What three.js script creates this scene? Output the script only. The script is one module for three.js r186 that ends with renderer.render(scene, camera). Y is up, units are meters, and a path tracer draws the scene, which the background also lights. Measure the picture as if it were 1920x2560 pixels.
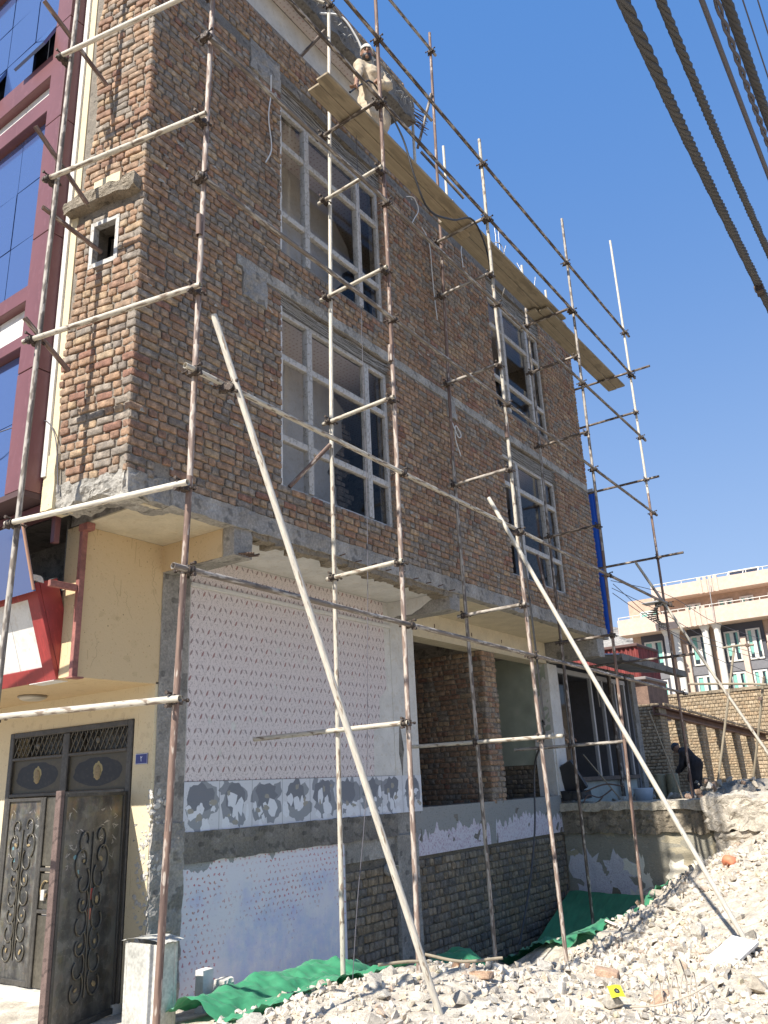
import * as THREE from 'three';
import { mergeGeometries } from 'three/addons/utils/BufferGeometryUtils.js';
import { ConvexGeometry } from 'three/addons/geometries/ConvexGeometry.js';

// ---------------------------------------------------------------- camera, sky, sun, exposure
const scene = new THREE.Scene();
const camera = new THREE.PerspectiveCamera(64.31, 768 / 1024, 0.05, 900);
camera.position.set(5.5097, 1.7519, 4.0749);
{
  const r = new THREE.Vector3(0.81166, -0.04344, -0.58251), u = new THREE.Vector3(0.21909, 0.94707, 0.23466), f = new THREE.Vector3(-0.54148, 0.31808, -0.77822);
  camera.quaternion.setFromRotationMatrix(new THREE.Matrix4().makeBasis(r, u, f.negate()));
}
scene.add(camera);
const renderer = new THREE.WebGLRenderer({ antialias: true });
renderer.setSize(768, 1024);
renderer.toneMapping = THREE.LinearToneMapping;
renderer.toneMappingExposure = 1.82;
renderer.shadowMap.enabled = true;
const SUN = new THREE.Vector3(-0.045, 0.715, 0.698).normalize();
{ // clear sky: deep blue overhead, pale towards the horizon, brighter round the sun
  const W = 512, H = 256, d = new Float32Array(W * H * 4);
  const mix = (a, b, t) => a + (b - a) * t;
  for (let j = 0; j < H; j++) for (let i = 0; i < W; i++) {
    const el = ((j + 0.5) / H - 0.5) * Math.PI, az = ((i + 0.5) / W - 0.5) * 2 * Math.PI;
    const dir = [Math.cos(el) * Math.cos(az), Math.sin(el), Math.cos(el) * Math.sin(az)];
    const s = Math.max(0, dir[1]), k = Math.pow(1 - s, 2.6);
    const c = Math.max(0, dir[0] * SUN.x + dir[1] * SUN.y + dir[2] * SUN.z);
    const g = 0.10 * Math.pow(c, 4) + 0.25 * Math.pow(c, 40);
    const o = (j * W + i) * 4;
    d[o] = mix(0.054, 0.34, k) + g; d[o + 1] = mix(0.150, 0.45, k) + g; d[o + 2] = mix(0.375, 0.61, k) + g * 0.9; d[o + 3] = 1;
    if (dir[1] < 0) { d[o] = 0.30; d[o + 1] = 0.27; d[o + 2] = 0.24; }
  }
  const t = new THREE.DataTexture(d, W, H, THREE.RGBAFormat, THREE.FloatType);
  t.mapping = THREE.EquirectangularReflectionMapping; t.magFilter = THREE.LinearFilter; t.minFilter = THREE.LinearFilter; t.needsUpdate = true;
  scene.background = t; scene.environment = t;
}
const sun = new THREE.DirectionalLight(new THREE.Color(1.0, 0.95, 0.87), 4.5);
sun.position.copy(SUN).multiplyScalar(60).add(new THREE.Vector3(0, 3, -6));
sun.target.position.set(0, 3, -6);
sun.castShadow = true; sun.shadow.radius = 1;
Object.assign(sun.shadow.camera, { left: -30, right: 30, top: 40, bottom: -30, near: 1, far: 160 });
sun.shadow.mapSize.set(4096, 4096);
scene.add(sun, sun.target);

// ---------------------------------------------------------------- helpers
let seed = 12345;
const rnd = () => { seed = (seed + 0x6D2B79F5) | 0; let t = Math.imul(seed ^ (seed >>> 15), 1 | seed); t = (t + Math.imul(t ^ (t >>> 7), 61 | t)) ^ t; return ((t ^ (t >>> 14)) >>> 0) / 4294967296; };
const rr = (a, b) => a + (b - a) * rnd();
const pick = (a) => a[Math.floor(rnd() * a.length)];
const V = (x, y, z) => new THREE.Vector3(x, y, z);
const clamp = (x, a, b) => Math.min(b, Math.max(a, x));
const sst = (a, b, x) => { const t = clamp((x - a) / (b - a), 0, 1); return t * t * (3 - 2 * t); };
// value noise, tileable with period p
const hash = (x, y, z) => { let h = Math.imul(x, 374761393) + Math.imul(y, 668265263) + Math.imul(z, 2147483647 ^ 0x5bd1e995); h = Math.imul(h ^ (h >>> 13), 1274126177); return ((h ^ (h >>> 16)) >>> 0) / 4294967296; };
function vn(x, y, p, s) {
  const xi = Math.floor(x), yi = Math.floor(y), fx = x - xi, fy = y - yi, u = fx * fx * (3 - 2 * fx), v = fy * fy * (3 - 2 * fy);
  const m = (a) => ((a % p) + p) % p;
  const a = hash(m(xi), m(yi), s), b = hash(m(xi + 1), m(yi), s), c = hash(m(xi), m(yi + 1), s), e = hash(m(xi + 1), m(yi + 1), s);
  return a + (b - a) * u + (c - a) * v + (a - b - c + e) * u * v;
}
function fbm(x, y, p, s, o = 4) { let r = 0, a = 0.5, n = 0; for (let i = 0; i < o; i++) { r += a * vn(x, y, p, s + i * 17); n += a; a *= 0.5; x *= 2; y *= 2; p *= 2; } return r / n; }
function n3(x, y, z, s = 0) { // value noise in space
  const xi = Math.floor(x), yi = Math.floor(y), zi = Math.floor(z), f = (t) => t * t * (3 - 2 * t), u = f(x - xi), v = f(y - yi), w = f(z - zi);
  const h = (a, b, c) => hash(xi + a + s * 131, yi + b, zi + c), L = (a, b, t) => a + (b - a) * t;
  return L(L(L(h(0, 0, 0), h(1, 0, 0), u), L(h(0, 1, 0), h(1, 1, 0), u), v), L(L(h(0, 0, 1), h(1, 0, 1), u), L(h(0, 1, 1), h(1, 1, 1), u), v), w);
}
const f3 = (x, y, z, s = 0) => (n3(x, y, z, s) * 0.5 + n3(x * 2.1, y * 2.1, z * 2.1, s + 1) * 0.3 + n3(x * 4.3, y * 4.3, z * 4.3, s + 2) * 0.2) * 2 - 1;

function dataTex(size, fn, srgb = true, h = size) {
  const d = new Uint8Array(size * h * 4);
  for (let j = 0; j < h; j++) for (let i = 0; i < size; i++) {
    const c = fn(i / size, j / h), o = (j * size + i) * 4;
    for (let k = 0; k < 3; k++) d[o + k] = clamp(Math.round(255 * (Array.isArray(c) ? c[k] : c)), 0, 255);
    d[o + 3] = 255;
  }
  const t = new THREE.DataTexture(d, size, h, THREE.RGBAFormat);
  t.wrapS = t.wrapT = THREE.RepeatWrapping; t.magFilter = THREE.LinearFilter; t.minFilter = THREE.LinearMipmapLinearFilter; t.generateMipmaps = true;
  if (srgb) t.colorSpace = THREE.SRGBColorSpace; t.needsUpdate = true; return t;
}
function canvasTex(w, h, draw, srgb = true) {
  const c = document.createElement('canvas'); c.width = w; c.height = h; const g = c.getContext('2d'); draw(g, w, h);
  const t = new THREE.CanvasTexture(c); t.wrapS = t.wrapT = THREE.RepeatWrapping; if (srgb) t.colorSpace = THREE.SRGBColorSpace; return t;
}
const rep = (t, x, y = x) => { const c = t.clone(); c.repeat.set(x, y); c.needsUpdate = true; return c; };
const lin = (r, g, b) => new THREE.Color().setRGB(r, g, b);
function M(color, o = {}) { const { bump, bs, ...q } = o; const m = new THREE.MeshStandardMaterial({ color, roughness: 0.9, side: THREE.DoubleSide, ...q }); if (bump) { m.bumpMap = bump; m.bumpScale = bs ?? 0.004; } return m; }

const taken = {};
const numbered = (n) => { taken[n] = (taken[n] ?? -1) + 1; return taken[n] ? `${n}_${String(taken[n]).padStart(3, '0')}` : n; };
function tag(o, label, category, group, kind) { if (label) o.userData.label = label; if (category) o.userData.category = category; if (group) o.userData.group = group; if (kind) o.userData.kind = kind; return o; }
function thing(name, label, category, group) { const o = new THREE.Group(); o.name = numbered(name); scene.add(o); return tag(o, label, category, group); }
function part(name, geo, mat, parent) { const m = new THREE.Mesh(Array.isArray(geo) ? merge(geo) : geo, mat); m.name = name; m.castShadow = m.receiveShadow = true; (parent ?? scene).add(m); return m; }
function solo(name, geo, mat, label, category, group) { const m = part(numbered(name), geo, mat, scene); return tag(m, label, category, group); }
function structure(name, geo, mat) { const m = part(numbered(name), geo, mat, scene); m.userData.kind = 'structure'; return m; }
function settle(t, x, y, z) { for (const c of t.children) { c.position.x -= x; c.position.y -= y; c.position.z -= z; } t.position.set(x, y, z); return t; }
// a single mesh thing: move its origin to its base without moving it
function rebase(m, x, y, z) { m.geometry.translate(-x, -y, -z); m.position.set(x, y, z); return m; }
function flat(g) { const q = g.index ? g.toNonIndexed() : g; for (const k of Object.keys(q.attributes)) if (!['position', 'normal', 'uv', 'color'].includes(k)) q.deleteAttribute(k); if (!q.attributes.normal) q.computeVertexNormals(); return q; }
function merge(list) { const l = list.map(flat); const col = l.some((g) => g.attributes.color); for (const g of l) { if (!g.attributes.uv) puv(g); if (col && !g.attributes.color) g.setAttribute('color', new THREE.BufferAttribute(new Float32Array(g.attributes.position.count * 3).fill(1), 3)); } return l.length === 1 ? l[0] : mergeGeometries(l, false); }
// metric uv from the dominant direction of each face
function puv(g, ox = 0, oy = 0) {
  const p = g.attributes.position, uv = new Float32Array(p.count * 2), a = V(), b = V(), c = V();
  if (g.index) { if (!g.attributes.normal) g.computeVertexNormals(); const n = g.attributes.normal; for (let i = 0; i < p.count; i++) { const nx = Math.abs(n.getX(i)), ny = Math.abs(n.getY(i)), nz = Math.abs(n.getZ(i)); const [u, v] = nx >= ny && nx >= nz ? [-p.getZ(i), p.getY(i)] : ny >= nz ? [p.getX(i), p.getZ(i)] : [p.getX(i), p.getY(i)]; uv[i * 2] = u + ox; uv[i * 2 + 1] = v + oy; } }
  else for (let i = 0; i < p.count; i += 3) {
    a.fromBufferAttribute(p, i); b.fromBufferAttribute(p, i + 1); c.fromBufferAttribute(p, i + 2); b.sub(a); c.sub(a); b.cross(c);
    const nx = Math.abs(b.x), ny = Math.abs(b.y), nz = Math.abs(b.z);
    for (let k = 0; k < 3; k++) { const x = p.getX(i + k), y = p.getY(i + k), z = p.getZ(i + k); const [u, v] = nx >= ny && nx >= nz ? [-z, y] : ny >= nz ? [x, z] : [x, y]; uv[(i + k) * 2] = u + ox; uv[(i + k) * 2 + 1] = v + oy; }
  }
  g.setAttribute('uv', new THREE.BufferAttribute(uv, 2)); return g;
}
function box(x0, x1, y0, y1, z0, z1) { const g = new THREE.BoxGeometry(Math.abs(x1 - x0), Math.abs(y1 - y0), Math.abs(z1 - z0)).toNonIndexed(); g.translate((x0 + x1) / 2, (y0 + y1) / 2, (z0 + z1) / 2); return puv(g); }
// chamfered bar
function cbox(x0, x1, y0, y1, z0, z1, c = 0.006) {
  const w = Math.abs(x1 - x0) / 2, h = Math.abs(y1 - y0) / 2, d = Math.abs(z1 - z0) / 2; c = Math.min(c, w * 0.45, h * 0.45, d * 0.45); const pts = [];
  for (const sx of [-1, 1]) for (const sy of [-1, 1]) for (const sz of [-1, 1]) pts.push(V(sx * (w - c), sy * (h - c), sz * d), V(sx * (w - c), sy * h, sz * (d - c)), V(sx * w, sy * (h - c), sz * (d - c)));
  const g = new ConvexGeometry(pts); g.translate((x0 + x1) / 2, (y0 + y1) / 2, (z0 + z1) / 2); return puv(g);
}
function orient(g, p, q) { const d = V().subVectors(q, p).normalize(); g.applyQuaternion(new THREE.Quaternion().setFromUnitVectors(V(0, 1, 0), d)); g.translate(p.x, p.y, p.z); return g; }
// hollow tube from p to q; u runs round, v along in metres
function tube(p, q, r = 0.024, seg = 12) {
  const L = p.distanceTo(q), ri = r * 0.84, k = Math.min(0.12, L / 3);
  const g = new THREE.LatheGeometry([V(ri, k, 0), V(ri, 0, 0), V(r, 0, 0), V(r, 0.002, 0), V(r, L - 0.002, 0), V(r, L, 0), V(ri, L, 0), V(ri, L - k, 0)].map((a) => new THREE.Vector2(a.x, a.y)), seg);
  const uv = g.attributes.uv, po = g.attributes.position, o = rnd() * 3; for (let i = 0; i < uv.count; i++) uv.setXY(i, uv.getX(i), po.getY(i) * 0.5 + o);
  const f = g.toNonIndexed(); return orient(f, p, q);
}
function rod(pts, r, seg = 6, n) { const c = new THREE.CatmullRomCurve3(pts.map((p) => Array.isArray(p) ? V(...p) : p)); return new THREE.TubeGeometry(c, n ?? Math.max(2, (pts.length - 1) * 8), r, seg, false); }
// grid patch: f(u,v) -> [x,y,z]
function patch(nu, nv, f, uvScale) {
  const p = [], uv = [], id = [];
  for (let j = 0; j <= nv; j++) for (let i = 0; i <= nu; i++) { const a = f(i / nu, j / nv); p.push(...a); uv.push(...(uvScale ? uvScale(i / nu, j / nv, a) : [i / nu, j / nv])); }
  for (let j = 0; j < nv; j++) for (let i = 0; i < nu; i++) { const a = j * (nu + 1) + i, b = a + 1, c = a + nu + 1, d = c + 1; id.push(a, b, d, a, d, c); }
  const g = new THREE.BufferGeometry(); g.setAttribute('position', new THREE.Float32BufferAttribute(p, 3)); g.setAttribute('uv', new THREE.Float32BufferAttribute(uv, 2)); g.setIndex(id); g.computeVertexNormals(); return g;
}
// rough concrete lump: a box with subdivided, displaced faces (keeps its own thickness)
function rough(x0, x1, y0, y1, z0, z1, amp = 0.015, cell = 0.08, freq = 7, s = 3) {
  const w = x1 - x0, h = y1 - y0, d = z1 - z0, n = (l) => clamp(Math.round(l / cell), 1, 160);
  const g = new THREE.BoxGeometry(w, h, d, n(w), n(h), n(d)); g.translate((x0 + x1) / 2, (y0 + y1) / 2, (z0 + z1) / 2);
  const p = g.attributes.position;
  for (let i = 0; i < p.count; i++) { const x = p.getX(i), y = p.getY(i), z = p.getZ(i); p.setXYZ(i, x + amp * f3(x * freq, y * freq, z * freq, s), y + amp * f3(x * freq, y * freq, z * freq, s + 5), z + amp * f3(x * freq, y * freq, z * freq, s + 9)); }
  const q = g.toNonIndexed(); q.computeVertexNormals(); return puv(q);
}
// surface nets over a signed distance function (negative inside)
function nets(sdf, lo, hi, cell) {
  const N = [0, 1, 2].map((k) => Math.ceil((hi[k] - lo[k]) / cell) + 1), [nx, ny, nz] = N, F = new Float32Array(nx * ny * nz), id = (i, j, k) => i + nx * (j + ny * k);
  for (let k = 0; k < nz; k++) for (let j = 0; j < ny; j++) for (let i = 0; i < nx; i++) F[id(i, j, k)] = sdf(lo[0] + i * cell, lo[1] + j * cell, lo[2] + k * cell);
  const vi = new Int32Array(nx * ny * nz).fill(-1), pos = [], idx = [];
  const C = []; for (let c = 0; c < 8; c++) C.push([c & 1, (c >> 1) & 1, c >> 2]);
  const E = []; for (let a = 0; a < 8; a++) for (let b = a + 1; b < 8; b++) { const x = a ^ b; if (x === 1 || x === 2 || x === 4) E.push([a, b]); }
  for (let k = 0; k < nz - 1; k++) for (let j = 0; j < ny - 1; j++) for (let i = 0; i < nx - 1; i++) {
    const v = C.map((c) => F[id(i + c[0], j + c[1], k + c[2])]); let m = 0; v.forEach((q, c) => { if (q < 0) m |= 1 << c; }); if (m === 0 || m === 255) continue;
    let s = [0, 0, 0], n = 0; for (const [a, b] of E) if ((v[a] < 0) !== (v[b] < 0)) { const t = v[a] / (v[a] - v[b]); for (let d = 0; d < 3; d++) s[d] += C[a][d] + t * (C[b][d] - C[a][d]); n++; }
    vi[id(i, j, k)] = pos.length / 3; pos.push(lo[0] + (i + s[0] / n) * cell, lo[1] + (j + s[1] / n) * cell, lo[2] + (k + s[2] / n) * cell);
  }
  const quad = (a, b, c, d, fl) => { if (a < 0 || b < 0 || c < 0 || d < 0) return; fl ? idx.push(a, b, c, a, c, d) : idx.push(a, c, b, a, d, c); };
  for (let k = 1; k < nz - 1; k++) for (let j = 1; j < ny - 1; j++) for (let i = 1; i < nx - 1; i++) {
    const a = F[id(i, j, k)] < 0;
    if (a !== F[id(i + 1, j, k)] < 0) quad(vi[id(i, j - 1, k - 1)], vi[id(i, j, k - 1)], vi[id(i, j, k)], vi[id(i, j - 1, k)], a);
    if (a !== F[id(i, j + 1, k)] < 0) quad(vi[id(i - 1, j, k - 1)], vi[id(i - 1, j, k)], vi[id(i, j, k)], vi[id(i, j, k - 1)], a);
    if (a !== F[id(i, j, k + 1)] < 0) quad(vi[id(i - 1, j - 1, k)], vi[id(i, j - 1, k)], vi[id(i, j, k)], vi[id(i - 1, j, k)], a);
  }
  const g = new THREE.BufferGeometry(); g.setAttribute('position', new THREE.Float32BufferAttribute(pos, 3)); g.setIndex(idx); g.computeVertexNormals(); return puv(g);
}
const caps = (x, y, z, a, b, ra, rb) => { const dx = b[0] - a[0], dy = b[1] - a[1], dz = b[2] - a[2], t = clamp(((x - a[0]) * dx + (y - a[1]) * dy + (z - a[2]) * dz) / (dx * dx + dy * dy + dz * dz), 0, 1); return Math.hypot(x - a[0] - dx * t, y - a[1] - dy * t, z - a[2] - dz * t) - (ra + (rb - ra) * t); };
const smin = (a, b, k) => { const h = clamp(0.5 + 0.5 * (b - a) / k, 0, 1); return b + (a - b) * h - k * h * (1 - h); };
// ---------------------------------------------------------------- textures and materials
const tBrick = dataTex(256, (u, v) => { const a = fbm(u * 8, v * 8, 8, 1, 5), b = fbm(u * 40, v * 40, 40, 9, 2), s = fbm(u * 14, v * 14, 14, 23, 3); let k = 0.60 + 0.46 * a + 0.26 * (b - 0.5); const sm = sst(0.56, 0.68, s) * 0.6; return [k + (0.86 - k) * sm, k * 0.98 + (0.83 - k) * sm, k * 0.96 + (0.79 - k) * sm]; });
const tBrickB = dataTex(256, (u, v) => 0.6 * fbm(u * 10, v * 10, 10, 31, 4) + 0.4 * fbm(u * 48, v * 48, 48, 5, 2), false);
const tConc = dataTex(512, (u, v) => { const a = fbm(u * 4, v * 4, 4, 41, 5), b = fbm(u * 60, v * 60, 60, 6, 2), c = fbm(u * 9, v * 9, 9, 77, 3); const k = 0.66 + 0.36 * a + 0.22 * (b - 0.5) - 0.18 * sst(0.6, 0.7, c); return [k, k * 0.985, k * 0.96]; });
const tConcB = dataTex(512, (u, v) => 0.5 * fbm(u * 6, v * 6, 6, 43, 4) + 0.3 * fbm(u * 30, v * 30, 30, 8, 3) + 0.2 * fbm(u * 90, v * 90, 90, 4, 1), false);
const tPlas = dataTex(512, (u, v) => { const a = fbm(u * 5, v * 5, 5, 51, 5), b = fbm(u * 70, v * 70, 70, 3, 2), d = sst(0.66, 0.74, fbm(u * 22, v * 22, 22, 88, 2)); const k = 0.86 + 0.14 * a + 0.06 * (b - 0.5) - 0.022 * d; return [k, k * (0.992 - 0.012 * d), k * (0.975 - 0.03 * d)]; });
const tDust = dataTex(512, (u, v) => { const a = fbm(u * 6, v * 6, 6, 61, 5), b = fbm(u * 50, v * 50, 50, 13, 3); const k = 0.7 + 0.3 * a + 0.25 * (b - 0.5); return [k, k * 0.985, k * 0.96]; });
// scaffold tube coats: chips of paint over rust / cement splashes, streaked along the tube (u round, v along)
function tubeTex(s, cov, paint, rust, dark) {
  return dataTex(128, (u, v) => {
    const st = fbm(u * 4, v * 7, 4, s, 4) * 0.5 + 0.5 * fbm(u * 10, v * 28, 10, s + 3, 4), g = fbm(u * 6, v * 5, 6, s + 8, 4), w = sst(cov - 0.055, cov + 0.045, st), q = sst(0.52, 0.66, g);
    return [0, 1, 2].map((k) => { const base = rust[k] + (dark[k] - rust[k]) * q; return (base + (paint[k] - base) * w) * (0.88 + 0.24 * fbm(u * 20, v * 40, 20, s + 5, 3)); });
  }, true, 512);
}
const tubeMat = (t, ro = 0.75, me = 0.15) => { const m = M(0xffffff, { map: t, roughness: ro, metalness: me }); m.bumpMap = t; m.bumpScale = 0.0006; return m; };
const mTube = {
  white: tubeMat(tubeTex(11, 0.42, [0.74, 0.71, 0.65], [0.52, 0.46, 0.40], [0.40, 0.36, 0.32])),
  pale: tubeMat(tubeTex(21, 0.36, [0.80, 0.77, 0.71], [0.58, 0.52, 0.45], [0.46, 0.42, 0.37])),
  rust: tubeMat(tubeTex(31, 0.60, [0.68, 0.63, 0.58], [0.50, 0.41, 0.36], [0.38, 0.31, 0.28])),
  pink: tubeMat(tubeTex(41, 0.52, [0.72, 0.67, 0.62], [0.57, 0.49, 0.44], [0.44, 0.38, 0.35])),
  dark: tubeMat(tubeTex(51, 0.58, [0.66, 0.62, 0.57], [0.40, 0.35, 0.31], [0.29, 0.26, 0.24])),
  grey: tubeMat(tubeTex(61, 0.54, [0.66, 0.63, 0.59], [0.48, 0.44, 0.40], [0.37, 0.34, 0.32])),
};
const mCoupler = M(0xffffff, { map: tubeTex(71, 0.66, [0.6, 0.56, 0.5], [0.30, 0.25, 0.22], [0.17, 0.15, 0.14]), roughness: 0.7, metalness: 0.3 });
const R5 = rep(tBrick, 2.5), R5b = rep(tBrickB, 2.5);
const brickPal = [[0.45, 0.30, 0.20], [0.40, 0.275, 0.19], [0.36, 0.225, 0.16], [0.49, 0.365, 0.24], [0.375, 0.325, 0.27], [0.34, 0.30, 0.255], [0.425, 0.31, 0.22], [0.34, 0.19, 0.14], [0.29, 0.25, 0.215], [0.50, 0.39, 0.27]];
const brickPick = (t = 0, y = 0) => { let r = rnd(); const b = n3(t * 0.9 + 50, y * 1.3, 3, 41) * 0.65 + n3(t * 2.6, y * 3.2, 9, 42) * 0.35; if (rnd() < 0.28) r = b > 0.56 ? 0.58 + 0.2 * rnd() : b > 0.46 ? 0.2 + 0.29 * rnd() : 0.78 + 0.11 * rnd(); return r < 0.2 ? 0 : r < 0.38 ? 1 : r < 0.49 ? 2 : r < 0.56 ? 3 : r < 0.68 ? 4 : r < 0.78 ? 5 : r < 0.89 ? 6 : r < 0.92 ? 7 : r < 0.97 ? 8 : 9; };
const mBrickPal = brickPal.map((c) => M(lin(...c), { map: R5, bump: R5b, bs: 0.006, roughness: 0.95 }));
const mBrickV = M(0xffffff, { map: R5, bump: R5b, bs: 0.006, roughness: 0.95, vertexColors: true });
const oldPal = [[0.30, 0.26, 0.20], [0.27, 0.24, 0.20], [0.33, 0.27, 0.19], [0.24, 0.22, 0.19], [0.29, 0.235, 0.165], [0.20, 0.185, 0.165], [0.34, 0.29, 0.22]];
const mOldPal = oldPal.map((c) => M(lin(...c), { map: R5, bump: R5b, bs: 0.008, roughness: 0.95 }));
const mMortar = M(lin(0.33, 0.295, 0.25), { map: rep(tConc, 2), bump: rep(tConcB, 2), bs: 0.012 });
const mMortarOld = M(lin(0.20, 0.18, 0.15), { map: rep(tConc, 2), bump: rep(tConcB, 2), bs: 0.012 });
const mConc = M(lin(0.44, 0.425, 0.40), { map: tConc, bump: tConcB, bs: 0.015 });
const mConcD = M(lin(0.27, 0.255, 0.235), { map: rep(tConc, 1.3), bump: rep(tConcB, 1.3), bs: 0.02 });
const mConcW = M(lin(0.66, 0.64, 0.60), { map: tPlas, bump: tConcB, bs: 0.008 });
const mConcRub = M(lin(0.52, 0.50, 0.46), { map: tConc, bump: tConcB, bs: 0.02 });
const mEarth = M(lin(0.36, 0.31, 0.24), { map: rep(tConc, 1.7), bump: rep(tConcB, 1.7), bs: 0.03 });
const mWhite = M(lin(0.74, 0.73, 0.71), { map: tPlas, bump: tConcB, bs: 0.002 });
const tCrm = canvasTex(1024, 1024, (g, W, Hh) => { g.fillStyle = '#f4f2ee'; g.fillRect(0, 0, W, Hh); seed = 1212; const dab = (x, y, r, c) => { g.fillStyle = c; g.beginPath(); for (let k = 0; k <= 9; k++) { const a = k / 9 * 6.2832, q = r * rr(0.6, 1.3); g.lineTo(x + Math.cos(a) * q, y + Math.sin(a) * q); } g.fill(); }; for (let k = 0; k < 1500; k++) dab(rr(0, W), rr(0, Hh), rr(1, 5), `rgba(${rr(120, 190)},${rr(100, 160)},${rr(80, 120)},${rr(0.06, 0.22)})`); for (let k = 0; k < 60; k++) dab(rr(0, W), rr(0, Hh), rr(6, 30), `rgba(150,140,125,${rr(0.03, 0.12)})`); for (let k = 0; k < 40; k++) dab(rr(0, W), rr(0, Hh), rr(1, 4), 'rgba(70,62,54,0.6)'); g.strokeStyle = 'rgba(255,252,245,0.8)'; g.lineWidth = 2; for (let k = 0; k < 50; k++) { const x = rr(0, W), y = rr(0, Hh); g.beginPath(); g.moveTo(x, y); g.lineTo(x + rr(-25, 25), y + rr(-12, 12)); g.stroke(); } g.strokeStyle = 'rgba(95,80,62,0.45)'; g.lineWidth = 1.4; for (let k = 0; k < 7; k++) { let x = rr(0, W), y = rr(0, Hh); g.beginPath(); g.moveTo(x, y); for (let q = 0; q < 14; q++) { x += rr(-12, 16); y += rr(4, 22); g.lineTo(x, y); } g.stroke(); } g.strokeStyle = 'rgba(120,100,75,0.25)'; g.lineWidth = 4; for (let k = 0; k < 16; k++) { const x = rr(0, W), y = rr(0, Hh); g.beginPath(); g.moveTo(x, y); g.lineTo(x + rr(-4, 4), y + rr(40, 160)); g.stroke(); } });
const mCream = M(lin(0.66, 0.51, 0.31), { map: rep(tCrm, 0.6), bump: rep(tConcB, 1.5), bs: 0.003 });
const mCreamW = M(lin(0.72, 0.62, 0.42), { map: rep(tCrm, 0.7), bump: rep(tConcB, 1.5), bs: 0.004 });
const mCeil = M(lin(0.70, 0.62, 0.47), { map: tPlas, bump: rep(tConcB, 2), bs: 0.003 });
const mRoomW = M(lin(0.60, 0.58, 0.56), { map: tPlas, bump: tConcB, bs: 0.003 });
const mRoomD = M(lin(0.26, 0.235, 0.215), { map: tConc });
const tFrame = dataTex(256, (u, v) => { const a = fbm(u * 6, v * 6, 6, 91, 4), b = sst(0.58, 0.68, fbm(u * 18, v * 18, 18, 17, 3)); const k = 0.9 - 0.12 * a; return [k * (1 - 0.16 * b), k * (0.985 - 0.17 * b), k * (0.96 - 0.19 * b)]; });
const mFrame = M(lin(0.70, 0.69, 0.67), { map: rep(tFrame, 2), roughness: 0.55 });
const mPipe = M(lin(0.70, 0.69, 0.66), { roughness: 0.6 });
const mRebar = M(lin(0.16, 0.11, 0.085), { roughness: 0.8, metalness: 0.4 });
const mWire = M(lin(0.46, 0.45, 0.43), { roughness: 0.5, metalness: 0.6 });
const mBlack = M(lin(0.03, 0.03, 0.032), { roughness: 0.55 });
const mGlass = new THREE.MeshPhysicalMaterial({ color: 0xffffff, transmission: 1, thickness: 0, roughness: 0.04, ior: 1.22, side: THREE.DoubleSide });
const tWood = dataTex(256, (u, v) => { const g = fbm(u * 3, v * 40, 40, 5, 4), b = fbm(u * 30, v * 6, 30, 15, 3), s = sst(0.6, 0.68, fbm(u * 7, v * 7, 7, 55, 4)) * 0.09, k = 0.82 + 0.16 * g - 0.08 * b - s; return [k, k * 0.98, k * 0.95]; });
const mPlank = M(lin(0.50, 0.42, 0.30), { map: tWood, bump: tWood, bs: 0.0015, roughness: 0.85 });
const mPlankOld = M(lin(0.44, 0.385, 0.29), { map: tWood, bump: tWood, bs: 0.002, roughness: 0.9 });
// ---------------------------------------------------------------- bricks
function brickGeo(w, h, j = 0.0042, dep = 0.045) {
  const c = 0.011, o = [], X = w / 2, Y = h / 2;
  const base = [[-X + c, -Y], [0, -Y], [X - c, -Y], [X, -Y + c * 0.8], [X, Y - c * 0.8], [X - c, Y], [0, Y], [-X + c, Y], [-X, Y - c * 0.8], [-X, -Y + c * 0.8]];
  for (const [x, y] of base) o.push([x + rr(-j, j), y + rr(-j, j)]);
  const pos = [], idx = [], n = o.length, face = [];
  const chip = rnd() < 0.25 ? Math.floor(rnd() * n) : -1;
  for (let i = 0; i < n; i++) pos.push(o[i][0] * 0.985, o[i][1] * 0.97, -dep);
  for (let i = 0; i < n; i++) pos.push(o[i][0], o[i][1], -0.011 + rr(-0.002, 0.002));
  for (let i = 0; i < n; i++) { const k = i === chip ? 0.72 : 0.93, f = 1 - 0.010 / Math.max(0.02, Math.hypot(o[i][0], o[i][1])); pos.push(o[i][0] * f * (i === chip ? 0.93 : 1), o[i][1] * k * 0.93, rr(-0.0015, 0.0015)); }
  pos.push(rr(-0.01, 0.01), 0, rr(-0.001, 0.0025));
  for (let r = 0; r < 2; r++) for (let i = 0; i < n; i++) { const a = r * n + i, b = r * n + (i + 1) % n, d = a + n, e = b + n; idx.push(a, b, e, a, e, d); }
  for (let i = 0; i < n; i++) idx.push(2 * n + i, 2 * n + (i + 1) % n, 3 * n);
  const g = new THREE.BufferGeometry(); g.setAttribute('position', new THREE.Float32BufferAttribute(pos, 3)); g.setIndex(idx); g.computeVertexNormals();
  const uv = [], ox = rnd() * 4, oy = rnd() * 4; for (let i = 0; i < pos.length; i += 3) uv.push(pos[i] + ox, pos[i + 1] + pos[i + 2] + oy);
  g.setAttribute('uv', new THREE.Float32BufferAttribute(uv, 2)); return g;
}
const CH = 0.0838, BH = 0.069, BW = 0.202, HW = 0.096, JT = 0.0145;
const gStretch = [...Array(8)].map(() => brickGeo(BW, BH)), gHead = [...Array(8)].map(() => brickGeo(HW, BH));
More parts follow.
